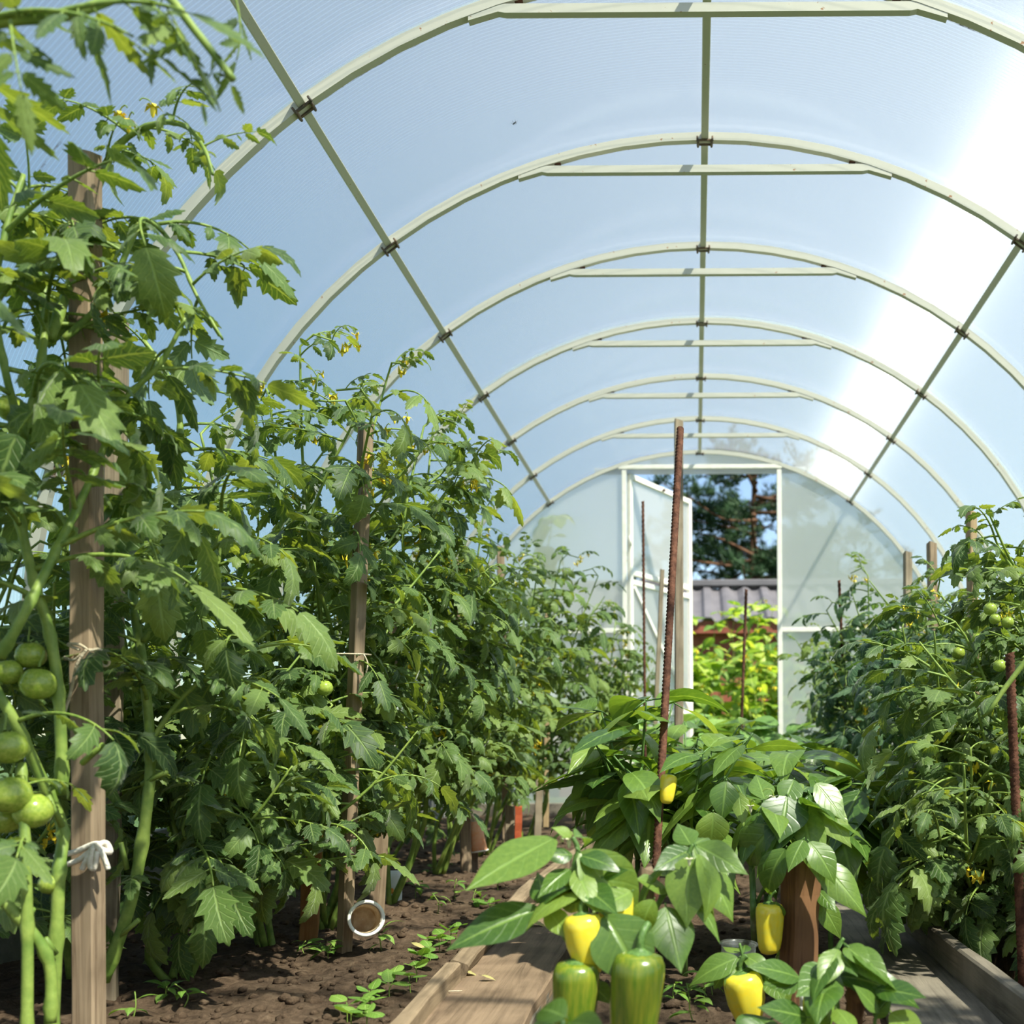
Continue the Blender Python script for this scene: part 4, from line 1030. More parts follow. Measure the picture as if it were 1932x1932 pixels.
# ------------------------------------------------------------------ cups, packets, bottle
def cup(name, label, M, r0, r1, h, mats, cat, band=None):
    """open cup: floor at z=0 (radius r0), rim at z=h (radius r1)"""
    e = empty(name, M.translation); e.matrix_world = M; tag(e, label, cat)
    mb = MB(); mb.lathe([(0.001, 0), (r0, 0), (r0 * 1.02, .003), (r1, h), (r1 - .0015, h), (r0 - .002, .003), (.001, .003)], 28); obj('body', mb.mesh('body', mats[0]), e)
    mb = MB(); mb.lathe([(r1 - .002, h - .001), (r1 + .0035, h - .002), (r1 + .004, h + .001), (r1 + .0015, h + .003), (r1 - .003, h + .002), (r1 - .003, h - .001)], 28); obj('rim', mb.mesh('rim', mats[1]), e)
    if len(mats) > 2:
        mb = MB(); mb.lathe([(.001, .0035), (r0 - .0025, .0035), (r1 - .0045, h * .93)], 28); obj('lining', mb.mesh('lining', mats[2]), e)
    return e
cc = P(690, 1733, 2.36)
ax = (CAM - cc).normalized(); ax = (ax + Vector((.12, 0, .05))).normalized()
M = T(cc - ax * .065) @ ax.to_track_quat('Z', 'Y').to_matrix().to_4x4()
cup('plastic_cup', 'white plastic cup lying open towards the viewer by the split stake', M, .027, .034, .075, ('white_plastic', 'white_plastic', 'dirty_plastic'), 'cup')
M = T(cupc + Vector((0, 0, .045))) @ Rm(R_(180), 'X') @ Rm(R_(7), 'Y')
e = cup('plastic_cup', 'orange printed cup hanging upside down on a stake', M, .021, .030, .1, ('orange_plastic', 'white_plastic'), 'cup')
mb = MB().box((.0, -.0275, .07), (.012, .001, .02)); obj('print', mb.mesh('print', 'blue_print'), e)
M = T(Vector((P(1390, 1748, 2.15).x, 2.15, .0))) @ Rm(.05, 'Y')
cup('clear_cup', 'clear plastic cup set in the soil among the peppers', M, .03, .033, .075, ('clear_plastic', 'clear_plastic'), 'cup')
def pouch(name, label, c, w, h, dp, rx, rz, prints, cat='packet'):
    e = empty(name, c); e.rotation_euler = (rx, 0, rz); tag(e, label, cat)
    nx, ny = 8, 10; v = []; f = []
    for sgn in (-1, 1):
        for j in range(ny + 1):
            for i in range(nx + 1):
                a, b = i / nx * 2 - 1, j / ny * 2 - 1
                bul = max(0, (1 - a ** 4) * (1 - b ** 4)) ** .7
                v.append((a * w / 2, sgn * dp / 2 * bul + .002 * math.sin(9 * a + 7 * b), (b + 1) * h / 2))
    m = (nx + 1) * (ny + 1)
    for s in range(2):
        for j in range(ny):
            for i in range(nx):
                a = s * m + j * (nx + 1) + i; q = (a, a + 1, a + nx + 2, a + nx + 1); f.append(q if s == 0 else q[::-1])
    mb = MB(); mb.add(v, f); obj('bag', mb.mesh('bag', 'white_plastic'), e)
    for (x, z, w_, h_, mt_) in prints:
        b = MB(); b.lathe([(.001, 0), (1, 0), (1, .15), (.001, .15)], 9); 
        obj('print', b.mesh('print', mt_), e, T((x, -dp / 2 - .001, z)) @ Rm(R_(90), 'X') @ Sm(w_, h_, .004))
    return e
c = G(732, 1700, .015); pouch('milk_carton', 'white carton with orange print lying behind the white cup', Vector((c.x, c.y, .0)), .075, .10, .045, -.25, .15, ((-.02, .075, .012, .008, 'orange_print'), (.012, .04, .006, .008, 'orange_print')), 'carton')
mbx = P(1455, 1642, 2.5)
pouch('food_packet', 'white packet with orange and blue print behind the hewn stake', Vector((mbx.x, 2.5, mbx.z - .045)), .09, .075, .06, .5, .1, ((-.012, .05, .014, .009, 'orange_print'), (.01, .052, .008, .006, 'blue_print'), (-.022, .04, .006, .008, 'blue_print'), (.0, .04, .006, .005, 'orange_print')))
e = empty('small_bottle', P(1517, 1968, 1.7)); tag(e, 'small white plastic bottle by the foot of the hewn stake', 'bottle')
mb = MB(); mb.lathe([(.001, 0), (.0105, 0), (.011, .004), (.011, .045), (.0075, .054), (.0065, .056), (.001, .056)], 18); obj('body', mb.mesh('body', 'white_plastic'), e)
mb = MB(); mb.lathe([(.001, .056), (.0068, .056), (.0062, .079), (.001, .08)], 16); obj('cap', mb.mesh('cap', 'white_plastic'), e)

# ------------------------------------------------------------------ pepper plants
GP = 'pepper plants of the middle bed'
c7 = lambda x, y: (1000 + x / 2.927, 1272 + y / 2.927)
def PC(x, y, d): return P(*c7(x, y), d)
VIEW = Vector((0, -.75, .65))
def hero(pl, leaves, rg, hint=None):
    for L in leaves:
        (x0, y0, x1, y1, d0, d1) = L[:6]; wide = L[6] if len(L) > 6 else 1.0
        h = (hint or VIEW) + Vector((rg.uniform(-.3, .3), rg.uniform(-.2, .2), rg.uniform(-.1, .3)))
        pl.between(PC(x0, y0, d0), PC(x1, y1, d1), rg.choice(PFLAT if rg.random() < .5 else PHERO), h, wide)
rg = random.Random(8)
P1 = Plant('pepper_plant', 'foremost pepper plant with large glossy leaves and half ripe fruit', 'pepper plant', PC(335, 2150, 1.5), GP)
P1.stem(cr([PC(335, 2150, 1.5), PC(330, 1900, 1.5), PC(318, 1560, 1.5), PC(308, 1300, 1.5), PC(245, 1080, 1.5), PC(265, 970, 1.5), PC(235, 900, 1.5)], 5), .0052, .003, 'pepper_stem')
P1.stem(cr([PC(310, 1300, 1.5), PC(345, 1190, 1.5), PC(400, 1120, 1.5)], 4), .0032, .002, 'pepper_stem')
P1.stem(cr([PC(318, 1570, 1.5), PC(220, 1500, 1.49), PC(140, 1360, 1.48), PC(85, 1280, 1.47)], 4), .0034, .002, 'pepper_stem')
hero(P1, [(250, 960, 690, 1250, 1.5, 1.42), (165, 890, -370, 1130, 1.5, 1.4), (85, 1285, -460, 1420, 1.48, 1.4, .9), (230, 1070, 40, 1180, 1.5, 1.45), (230, 1080, 290, 1410, 1.5, 1.47),
          (570, 1195, 360, 1290, 1.5, 1.44), (690, 1235, 550, 1355, 1.52, 1.48, 1.2), (400, 1310, 652, 1645, 1.46, 1.38, 1.25), (85, 1280, 40, 1060, 1.48, 1.52), (90, 1290, 220, 1440, 1.48, 1.44),
          (235, 900, 170, 820, 1.5, 1.48), (240, 900, 380, 780, 1.5, 1.53), (345, 1190, 200, 1130, 1.5, 1.46), (400, 1120, 510, 1060, 1.5, 1.47), (330, 1700, 440, 1790, 1.5, 1.46, 1.2), (330, 1680, 250, 1560, 1.5, 1.45),
          (245, 1000, 100, 950, 1.5, 1.47), (260, 1000, 470, 980, 1.5, 1.46)], rg)
P1.pepper(PC(255, 1595, 1.45), .108, 'half', (.05, .06), .98); P1.pepper(PC(605, 1545, 1.44), .14, 'half', (.03, .08), .88, 1)
P1.pepper(PC(470, 1200, 1.52), .08, 'yellow', (0, 0), 1.05); P1.pepper(PC(285, 1330, 1.46), .082, 'taper', (0, -.1), 1.1); P1.pepper(PC(400, 1400, 1.62), .07, 'yellow', (0, .3), 1.0)
P1.part('flower', FLOWER_P[0], T(PC(235, 890, 1.5)) @ Rm(2, 'Z'))
P2 = Plant('pepper_plant', 'pepper plant with two big pointed leaves hanging before the slim stake', 'pepper plant', P(1235, 2010, 1.62), GP)
P2.stem(cr([P(1235, 2010, 1.62), PC(560, 1600, 1.6), PC(690, 1300, 1.58), PC(800, 1130, 1.57), PC(880, 980, 1.57), PC(900, 940, 1.57)], 5), .005, .003, 'pepper_stem')
hero(P2, [(880, 985, 858, 1385, 1.55, 1.5, 1.15), (745, 1265, 848, 1622, 1.54, 1.48, 1.25), (960, 1060, 1172, 1292, 1.6, 1.55, 1.1), (905, 935, 1205, 1075, 1.6, 1.56, .9), (900, 960, 690, 1060, 1.58, 1.52), (890, 960, 640, 900, 1.6, 1.6),
          (895, 950, 800, 780, 1.6, 1.66), (910, 940, 1000, 860, 1.6, 1.66), (760, 1180, 620, 1090, 1.58, 1.52), (900, 940, 960, 1180, 1.58, 1.54), (700, 1290, 610, 1420, 1.58, 1.55)], rg)
P2.part('flower', FLOWER_P[0], T(PC(830, 1000, 1.53)) @ Sm(.8))
P3 = Plant('pepper_plant', 'small pepper plant at the frame foot with curled leaf over the dark plank', 'pepper plant', P(1585, 2030, 1.55), GP)
K = lambda x, y: ((1400 + x * .27536 - 1000) * 2.927, (1400 + y * .27536 - 1272) * 2.927)
def kl(x0, y0, x1, y1, d0, d1, w_=1.0): return (*K(x0, y0), *K(x1, y1), d0, d1, w_)
P3.stem(cr([P(1585, 2030, 1.55), P(1580, 1900, 1.55), P(1572, 1840, 1.55), P(1580, 1790, 1.55), P(1592, 1770, 1.55)], 4), .004, .0025, 'pepper_stem')
P3.stem(cr([P(1700, 2030, 1.5), P(1650, 1930, 1.52), P(1690, 1870, 1.5)], 4), .003, .002, 'pepper_stem')
hero(P3, [kl(660, 1470, 520, 1270, 1.55, 1.58), kl(700, 1400, 790, 1330, 1.55, 1.5), kl(720, 1400, 1000, 1540, 1.55, 1.48, 1.1), kl(640, 1600, 1075, 1475, 1.55, 1.46, .8), kl(900, 1690, 1240, 1690, 1.52, 1.46, .9), kl(660, 1560, 400, 1690, 1.55, 1.48, 1.2),
          kl(410, 1620, 110, 1460, 1.6, 1.55), kl(480, 1600, 640, 1830, 1.55, 1.5, 1.1), kl(400, 1640, 180, 1620, 1.6, 1.55), kl(640, 1820, 790, 1960, 1.5, 1.44), kl(460, 1890, 140, 1790, 1.5, 1.45), kl(940, 1860, 820, 1650, 1.5, 1.48), kl(1000, 1850, 1220, 1940, 1.5, 1.44), kl(820, 1660, 700, 1480, 1.55, 1.52),
          kl(660, 1460, 760, 1500, 1.55, 1.5), kl(200, 1960, 40, 1850, 1.45, 1.4, 1.2), kl(900, 1900, 1010, 1700, 1.52, 1.5)], rg)
P3.pepper(P(1546, 1872, 1.6), .085, 'green', (0, .1), .95)
P4 = Plant('pepper_plant', 'pepper plant with a ripe yellow fruit beside the hewn stake', 'pepper plant', G(1424, 1790, .0), GP)
r4 = P4.root
P4.stem(cr([r4, PC(1235, 1350, 2.05), PC(1230, 1180, 2.05), PC(1225, 1020, 2.05), PC(1250, 850, 2.0), PC(1300, 700, 2.0)], 5), .007, .004, 'pepper_stem')
P4.stem(cr([PC(1225, 1020, 2.05), PC(1330, 930, 2.0), PC(1420, 860, 1.98), PC(1470, 760, 1.98), PC(1500, 650, 2.0)], 5), .004, .003, 'pepper_stem')
P4.stem(cr([PC(1240, 1300, 2.05), PC(1300, 1170, 2.0), PC(1400, 1080, 1.98), PC(1510, 910, 1.9)], 5), .004, .002, 'pepper_stem')
hero(P4, [(1460, 575, 1402, 715, 1.98, 1.94, 1.3), (1420, 660, 1393, 905, 1.96, 1.9, 1.7), (1350, 830, 1125, 990, 1.95, 1.9, 1.35), (1570, 590, 1760, 790, 2.0, 1.96), (1530, 640, 1775, 1010, 1.98, 1.9, 1.1), (1540, 660, 1800, 925, 1.99, 1.94),
          (1515, 905, 1420, 1065, 1.9, 1.85, 1.1), (1420, 950, 1215, 1105, 1.92, 1.86, .9), (1530, 915, 1730, 1060, 1.9, 1.84), (1590, 1020, 1870, 1275, 1.92, 1.84, .8), (1590, 1190, 1690, 1300, 1.98, 1.94), (1590, 1240, 1755, 1440, 1.98, 1.94, 1.1), (1010, 750, 1040, 935, 1.95, 1.9, 1.7),
          (1085, 580, 1068, 775, 2.0, 1.95, 1.2), (1150, 640, 1180, 835, 2.0, 1.97), (1360, 1250, 1330, 1360, 1.94, 1.92, 1.8), (1300, 700, 1180, 560, 2.0, 2.05), (1300, 700, 1250, 520, 2.0, 2.06), (1500, 650, 1580, 540, 2.0, 2.05), (1500, 650, 1380, 520, 2.0, 2.05), (1470, 760, 1590, 900, 1.98, 1.92)], rg)
P4.pepper(PC(1322, 1268, 1.95), .088, 'yellow', (.03, .02), 1.0); P4.pepper(PC(1385, 1400, 2.0), .06, 'green', (0, 0), .8); P4.pepper(PC(1400, 1550, 2.0), .05, 'half', (0, .2), 1.0)
P4.part('flower', FLOWER_P[0], T(PC(1285, 650, 1.96)) @ Sm(1.3)); P4.part('flower', FLOWER_P[0], T(PC(1240, 710, 1.96)) @ Rm(2, 'Z'))
P5 = Plant('pepper_plant', 'low pepper plant with a speckled yellow fruit near the hewn stake', 'pepper plant', P(1405, 1960, 1.75), GP)
P5.stem(cr([P(1405, 1960, 1.75), P(1408, 1850, 1.75), P(1400, 1800, 1.75), P(1395, 1780, 1.75)], 4), .0035, .002, 'pepper_stem')
hero(P5, [(1170, 1550, 1290, 1515, 1.75, 1.7), (1165, 1560, 885, 1605, 1.75, 1.7, .9), (1170, 1560, 1010, 1640, 1.75, 1.7, 1.2), (1240, 1590, 1250, 1755, 1.74, 1.7, 1.5), (1160, 1540, 1060, 1480, 1.75, 1.78), (1180, 1540, 1190, 1440, 1.75, 1.78), (1310, 1640, 1480, 1690, 1.75, 1.7), (1320, 1660, 1400, 1790, 1.75, 1.7, 1.2), (1160, 1600, 1110, 1620, 1.75, 1.7), (1340, 1900, 1180, 1960, 1.6, 1.5, 1.3)], rg)
P5.pepper(PC(1165, 1650, 1.74), .098, 'taper', (.08, -.16), 1.12)
P6 = Plant('pepper_plant', 'pepper plant whose blurred leaf tips rise at the frame foot', 'pepper plant', P(1050, 2080, 1.2), GP)
P6.stem(cr([P(1050, 2080, 1.2), P(1058, 1990, 1.2), P(1062, 1925, 1.2)], 4), .004, .003, 'pepper_stem')
hero(P6, [(210, 1900, 0, 1730, 1.2, 1.2, 1.3), (210, 1930, 370, 1900, 1.2, 1.16, 1.4), (200, 1950, 30, 1930, 1.2, 1.14, 1.2)], rg)
def fill(pl, paths, n, size, rg, lib=None, toward=True):
    for k in range(n):
        pts = rg.choice(paths); p = pts[rg.randint(int(len(pts) * .45), len(pts) - 1)]
        a = rg.uniform(math.pi, 2 * math.pi) if rg.random() < .65 else rg.uniform(0, 6.28)
        me, tip = rg.choice(lib or PEPPER)
        obj('leaf', me, pl.e, pl.I @ leaf_matrix(p, a, rg.uniform(-.95, .1), rg.uniform(-.5, .5), rg.uniform(*size)))
fill(P1, [cr([PC(318, 1560, 1.5), PC(308, 1300, 1.5), PC(245, 1080, 1.5), PC(235, 900, 1.5)], 5), cr([PC(310, 1300, 1.5), PC(345, 1190, 1.5), PC(400, 1120, 1.5)], 4)], 5, (.06, .1), rg)
fill(P2, [cr([PC(690, 1300, 1.58), PC(800, 1130, 1.57), PC(900, 940, 1.57)], 5)], 5, (.07, .11), rg)
fill(P3, [cr([P(1580, 1900, 1.55), P(1572, 1840, 1.55), P(1592, 1770, 1.55)], 5)], 8, (.06, .1), rg)
fill(P4, [cr([PC(1230, 900, 2.05), PC(1250, 800, 2.0), PC(1300, 700, 2.0)], 5), cr([PC(1400, 820, 2.02), PC(1450, 740, 2.0), PC(1500, 650, 2.0)], 5)], 14, (.1, .15), rg)
def pepper_plant(label, root, h, spread, n, seed, group=GP, lib=None, size=(.10, .16), fruit=(), name='pepper_plant', cat='pepper plant', stemmat='pepper_stem', flw=None):
    rg = random.Random(seed); x, y = root; pl = Plant(name, label, cat, (x, y, soil_z(x, y) - .01), group); lib = lib or PEPPER
    fork = pl.root + Vector((0, 0, h * .38)); pl.stem([pl.root, fork], .006, .0055, stemmat)
    tips = []
    for k in range(5):
        a = 1.257 * k + rg.uniform(-.4, .4); rr = spread * rg.uniform(.45, .9)
        tp = pl.root + Vector((math.cos(a) * rr, math.sin(a) * rr, h * rg.uniform(.75, 1.0)))
        pts = cr([fork, fork.lerp(tp, .5) + Vector((0, 0, .03)), tp], 5); pl.stem(pts, .0045, .002, stemmat, 6, 'branch'); tips.append(pts)
    for k in range(n):
        pts = tips[k % 5]; j = rg.randint(3, len(pts) - 1); p = pts[j]
        a = rg.uniform(0, 6.28); s = rg.uniform(*size); el = rg.uniform(-.95, .2)
        if j > len(pts) - 3: el += .3
        me, tip = rg.choice(lib)
        obj('leaf', me, pl.e, pl.I @ leaf_matrix(p, a, el, rg.uniform(-.4, .4), s))
    for (kind, q, hh) in fruit: pl.pepper(q, hh, kind, (rg.uniform(-.2, .2), rg.uniform(-.2, .2)))
    if flw:
        for k in range(3): p = rg.choice(tips)[-2]; pl.part('flower', flw, T(p + Vector((0, -.02, -.01))) @ Rm(rg.uniform(0, 6), 'Z'))
    return pl
pepper_plant('pepper plant around the foot of the long rusty rod', (-.06, 2.25), .52, .17, 60, 1, size=(.11, .17), fruit=[('yellow', P(1262, 1462, 2.12), .055)])
pepper_plant('pepper plant left of the long rusty rod with drooping dark leaves', (-.16, 2.4), .6, .15, 60, 2, size=(.13, .19))
pepper_plant('bushy pepper plant behind the hewn stake', (.12, 2.55), .5, .2, 70, 3, size=(.12, .18), flw=FLOWER_P[0])
pepper_plant('pepper plant overhanging the dark plank', (.24, 2.35), .46, .15, 55, 4, size=(.12, .18))
pepper_plant('pepper plant around the tall grey stake', (-.06, 3.1), .54, .18, 60, 5, size=(.1, .14), flw=FLOWER_P[0])
pepper_plant('pepper plant in the middle of the bed behind the bushy one', (.16, 3.2), .52, .18, 60, 6, size=(.1, .14), flw=FLOWER_P[0])
pepper_plant('pepper plant near the thin rod before the door leaf', (-.12, 3.8), .52, .17, 50, 7, size=(.1, .14))
pepper_plant('pepper plant before the pale eggplants', (.12, 3.9), .5, .17, 50, 8, size=(.1, .14))
GE = 'eggplants at the far end of the middle bed'
pepper_plant('eggplant with one big yellowish leaf turned to the light', (.30, 4.3), .46, .16, 26, 9, GE, EGG, (.13, .2), (), 'eggplant', 'eggplant', 'dark_stem', FLOWER_E[0])
pepper_plant('pale leaved eggplant before the doorway', (.10, 4.8), .6, .2, 40, 10, GE, EGG, (.13, .2), (), 'eggplant', 'eggplant', 'dark_stem', FLOWER_E[0])
pepper_plant('pale leaved eggplant beside the doorway post', (.36, 5.3), .62, .2, 36, 12, GE, EGG, (.13, .2), (), 'eggplant', 'eggplant', 'dark_stem', FLOWER_E[0])
pepper_plant('eggplant before the open door leaf', (-.16, 5.2), .58, .18, 34, 13, GE, EGG, (.12, .19), (), 'eggplant', 'eggplant', 'dark_stem')

# ------------------------------------------------------------------ seedlings, weeds, litter
GS = 'radish seedlings along the bed edging'
rg = random.Random(4)
SEEDS = [(665, 1915), (690, 1925), (655, 1895), (685, 1890), (700, 1880), (735, 1862), (742, 1842), (775, 1858), (785, 1840), (795, 1812), (812, 1800), (808, 1785), (830, 1782), (850, 1770), (862, 1758), (835, 1765), (925, 1705), (905, 1690), (940, 1660), (950, 1650), (960, 1640), (985, 1632), (1000, 1622), (1015, 1612)]
for k, (x, y) in enumerate(SEEDS):
    g = G(x, y + 14, .02)
    s = empty('seedling', (g.x, g.y, soil_z(g.x, g.y))); tag(s, 'light green radish seedling in the row beside the edging boards', 'seedling', GS)
    h = rg.uniform(.02, .035); mb = MB(); mb.tube(cr([(0, 0, -.005), (rg.uniform(-.003, .003), 0, h * .5), (rg.uniform(-.005, .005), rg.uniform(-.005, .005), h)], 3), .0011, 5); obj('stem', mb.mesh('stem', 'green_stem'), s)
    a0 = rg.uniform(0, 6)
    for j in range(rg.randint(3, 5)):
        obj('leaf', rg.choice(SEED)[0], s, T((0, 0, h - .002 * j)) @ Rm(a0 + j * 1.9, 'Z') @ Rm(-rg.uniform(.1, .8), 'Y') @ Sm(rg.uniform(.022, .036)))
WD = [(785, 1690), (825, 1715), (720, 1790), (860, 1690), (840, 1625), (815, 1640), (895, 1700), (575, 1795), (610, 1790), (620, 1800), (1275, 1870), (1300, 1860), (1325, 1862), (1345, 1850), (1310, 1900), (335, 1845), (315, 1875), (345, 1895), (250, 1915), (870, 1625), (960, 1600), (1060, 1585), (1430, 1500)]
for k, (x, y) in enumerate(WD):
    g = G(x, y + 10, .01); s = empty('weed', (g.x, g.y, soil_z(g.x, g.y)))
    nm = ('in the bed by the white cup' if 560 < x < 900 else 'in the soil under the peppers' if x > 1200 else 'at the foot of the tall foremost stake' if x < 400 else 'by the far bed edging')
    tag(s, 'small green weed growing ' + nm, 'weed', 'weeds ' + nm)
    h = rg.uniform(.02, .06); mb = MB(); mb.tube(cr([(0, 0, -.005), (rg.uniform(-.01, .01), 0, h * .5), (rg.uniform(-.015, .015), rg.uniform(-.01, .01), h)], 3), .0012, 5); obj('stem', mb.mesh('stem', 'green_stem'), s)
    for j in range(rg.randint(4, 7)):
        t_ = rg.uniform(.2, 1); obj('leaf', rg.choice(WEED)[0], s, T((0, 0, h * t_)) @ Rm(j * 2.3 + rg.random(), 'Z') @ Rm(-rg.uniform(-.1, .7), 'Y') @ Sm(rg.uniform(.025, .045)))
DRY = simple_leaves('dry_leaf', 'dark_stem', 3, W=.5, droop=.9, curl=.8)
for (x, y, s, lb) in ((872, 1838, .05, 'crinkled yellow dry leaf on the worn walkway plank'), (1005, 1742, .055, 'long brown dry leaf on the worn walkway plank'), (915, 1848, .03, 'tiny curled dry leaf bit on the worn walkway plank'), (785, 1795, .04, 'pale dry leaf on the soil near the white cup')):
    g = G(x, y, PZ + .004)
    tag(obj('dry_leaf', rg.choice(DRY)[0], None, T((g.x - s * .4, g.y, PZ + .012 if 'plank' in lb else soil_z(g.x, g.y) + .012)) @ Rm(rg.uniform(-.4, .4), 'Z') @ Sm(s)), lb, 'leaf')
g0, g1 = G(795, 1873, PZ + .004), G(872, 1871, PZ + .004)
mb = MB(); mb.tube([(0, 0, 0), tuple(g1 - g0)], .0012, 5); o = obj('straw', mb.mesh('straw', 'twine')); o.location = g0 + Vector((.0, 0, .0015)); tag(o, 'pale straw lying across the worn walkway plank', 'straw')
# fly on the roof sheet
q = P(970, 240, 3.1); th = math.atan2(q.z - CZ, q.x); q = Vector(((RAD - .001) * math.cos(th), 2.95, CZ + (RAD - .001) * math.sin(th)))
e = empty('fly', q); e.rotation_euler = (0, -(th - R_(90)), 0); tag(e, 'dark long legged fly sitting on the roof sheet', 'insect')
mb = MB(); mb.lathe([(.0002, -.006), (.0014, -.004), (.0016, 0), (.0012, .004), (.0002, .006)], 8, T((0, 0, -.004)) @ Rm(R_(70), 'Y')); obj('body', mb.mesh('body', 'black'), e)
for k in range(6):
    a = 1.05 * k; mb = MB(); mb.tube([(0, 0, -.004), (math.cos(a) * .005, math.sin(a) * .005, -.006), (math.cos(a) * .009, math.sin(a) * .009, .0)], .0003, 4); obj('leg', mb.mesh('leg', 'black'), e)

# ------------------------------------------------------------------ outside the doorway
GB = 'climbing garden plants outside the doorway'
def garden(label, root, h, n, seed, spread=.28, size=(.09, .15)):
    rg = random.Random(seed); pl = Plant('bean_plant', label, 'garden plant', (root[0], root[1], -.11), GB)
    for k in range(6):
        a = rg.uniform(0, 6.28); tp = pl.root + Vector((math.cos(a) * spread, math.sin(a) * spread, h * rg.uniform(.8, 1.08) + .1))
        pts = stem_path(pl.root, tp, rg, .06, 4); pl.stem(pts, .005, .002, n=5)
        for j in range(n // 6):
            i = rg.randint(4, len(pts) - 1); me, tip = rg.choice(BEAN)
            obj('leaf', me, pl.e, pl.I @ leaf_matrix(pts[i], rg.uniform(0, 6.28), rg.uniform(-.5, .6), rg.uniform(-.4, .4), rg.uniform(*size)))
        if rg.random() < .7:
            for j in range(4): pl.part('flower', rg.choice(FLOWER), T(pts[-rg.randint(1, 6)] + Vector((rg.uniform(-.05, .05), -.05, 0))) @ Sm(1.8))
for k, (px, d, h, lb) in enumerate(((1330, 7.7, 1.05, 'sunny yellow green bean plant beside the open door edge'), (1385, 7.9, 1.0, 'sunny yellow green bean plant in the middle of the doorway'), (1450, 7.8, 1.1, 'sunny yellow green bean plant at the latch side of the doorway'),
        (1350, 8.5, 1.35, 'taller bean plant reaching up before the grey shed roof'), (1440, 8.6, 1.4, 'tallest bean vine with loose tips before the grey shed roof'), (1400, 9.2, 1.3, 'bean plant farthest back below the grey shed roof'), (1510, 8.4, 1.2, 'bean plant behind the sheet past the doorway'), (1270, 8.6, 1.2, 'bean plant behind the open door leaf'), (1590, 8.2, 1.1, 'green plant blurred behind the far sheet'), (1130, 8.2, 1.1, 'green plant behind the far sheet by the hinge post'))):
    garden(lb, (P(px, 1300, d).x, d), h, 204, 80 + k)
v_ = Plant('climbing_vine', 'tall vine pressed against the outside of the far sheet', 'vine', (P(1010, 1100, Y_END + .12).x, Y_END + .12, -.1))
pts = cr([v_.root, v_.root + Vector((.02, 0, .7)), P(1015, 1110, Y_END + .1), P(1032, 1040, Y_END + .1), P(1045, 970, Y_END + .1)], 6); v_.stem(pts, .006, .002)
for k in range(34):
    i = rg.randint(3, len(pts) - 1); me, tip = rg.choice(BEAN); obj('leaf', me, v_.e, v_.I @ leaf_matrix(pts[i], rg.uniform(3.3, 6.1) if rg.random() < .0 else rg.uniform(0, 3.1), rg.uniform(-.6, .4), 0, rg.uniform(.1, .17)))
# shed with corrugated roof
sh = empty('garden_shed', (P(1400, 1200, 11.5).x, 11.5, -.1)); tag(sh, 'low shed with grey corrugated metal roof and reddish wall', 'shed')
zr, ze = P(1400, 1107, 12.1).z + .1, P(1400, 1168, 10.9).z + .1
W2 = 1.9
v = []; f = []; n = 120
for i in range(n + 1):
    x = -W2 + 2 * W2 * i / n; dz = .022 * (1 if math.sin(x * 2 * math.pi / .2) > 0 else -1) * min(1, abs(math.sin(x * 2 * math.pi / .2)) * 1.8)
    v += [(x, -.6, ze + dz), (x, .6, zr + dz), (x, -.6, ze + dz - .008), (x, .6, zr + dz - .008)]
for i in range(n):
    a = 4 * i; f += [(a, a + 4, a + 5, a + 1), (a + 2, a + 3, a + 7, a + 6), (a, a + 2, a + 6, a + 4), (a + 1, a + 5, a + 7, a + 3)]
mb = MB(); mb.add(v, f, smooth=False); obj('roof', mb.mesh('roof', 'roof_metal'), sh)
obj('ridge_cap', MB().box((0, .6, zr + .03), (2 * W2, .22, .07), bev=.01).mesh('ridge_cap', 'roof_metal'), sh)
obj('back_roof', MB().box((0, 1.2, (zr + ze) / 2), (2 * W2, 1.22, .02), M=T((0, 0, 0))).mesh('back_roof', 'roof_metal'), sh)
obj('fascia', MB().box((0, -.55, ze - .07), (2 * W2 - .05, .03, .12)).mesh('fascia', 'red_wall'), sh)
obj('wall', MB().box((0, .5, ze / 2 - .06), (2 * W2 - .2, 1.9, ze - .1)).mesh('wall', 'red_wall'), sh)
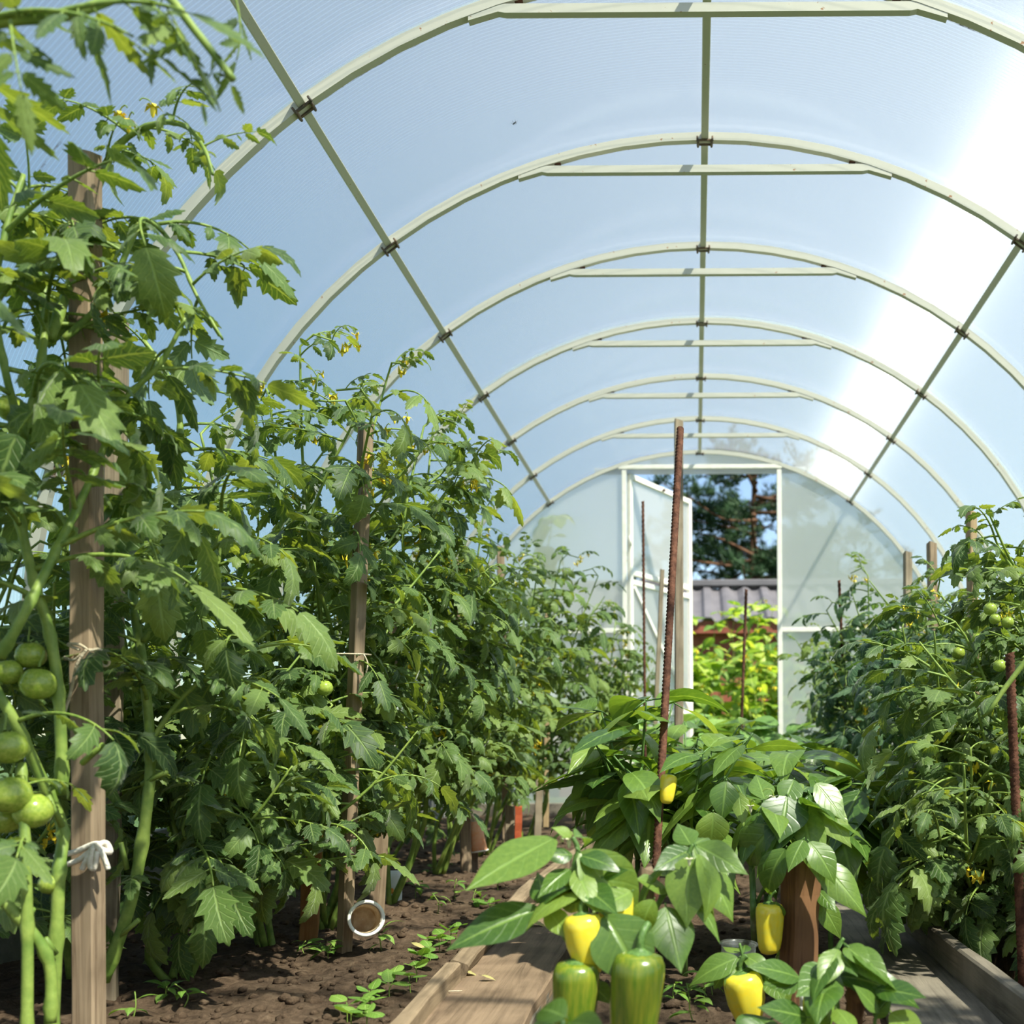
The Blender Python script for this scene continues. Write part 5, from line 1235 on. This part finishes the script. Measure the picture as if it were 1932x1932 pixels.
# pine
rg = random.Random(77)
pb = Vector((.75, 15.2, -.1)); pn = empty('pine_tree', pb); tag(pn, 'big dark pine tree filling the sky seen through the doorway', 'tree')
mb = MB(); mb.tube(cr([(0, 0, 0), (.03, 0, 1.2), (0, .05, 2.5), (.03, 0, 4.2)], 5), [.13 - .007 * k for k in range(16)], 10); obj('trunk', mb.mesh('trunk', 'bark'), pn)
nb = MB()
def tuft(c, d, s):
    d = d.normalized(); u = d.orthogonal().normalized(); w_ = d.cross(u)
    for k in range(13):
        a = rg.uniform(0, 6.28); el = rg.uniform(.15, 1.15); q = (d * math.cos(el) + (u * math.cos(a) + w_ * math.sin(a)) * math.sin(el)); sd = q.cross(d); 
        if sd.length < 1e-4: sd = u
        sd = sd.normalized() * s * .045
        nb.add([c - sd, c + sd, c + q * s], [(0, 1, 2)], smooth=False)
for k in range(84):
    z = rg.uniform(1.3, 4.15); a = rg.uniform(0, 6.28); ln = rg.uniform(1.0, 2.0) * (1 - .4 * max(0, z - 2.4) / 1.4); a0 = Vector((.05, 0, z))
    d = Vector((math.cos(a), math.sin(a), rg.uniform(-.15, .35))); e1 = a0 + d * ln; md = a0.lerp(e1, .5) + Vector((0, 0, rg.uniform(-.15, .1)))
    pts = cr([a0, md, e1], 6); mb = MB(); mb.tube(pts, [.028 - .0018 * i for i in range(13)], 6); obj('branch', mb.mesh('branch', 'bark'), pn)
    for j in range(11):
        p = pts[rg.randint(4, 12)]; sd = Vector((rg.uniform(-1, 1), rg.uniform(-1, 1), rg.uniform(-.3, .8))).normalized(); l2 = rg.uniform(.2, .5)
        e2 = p + sd * l2; mb = None
        nb.tube([p, e2], [.012, .004], 4)
        for i in range(12): t_ = rg.uniform(.3, 1); tuft(p.lerp(e2, t_) + Vector((rg.uniform(-.06, .06), rg.uniform(-.06, .06), rg.uniform(-.04, .06))), sd + Vector((0, 0, .6)), rg.uniform(.08, .13))
tag(obj('foliage', nb.mesh('foliage', 'needles'), pn), kind='stuff')
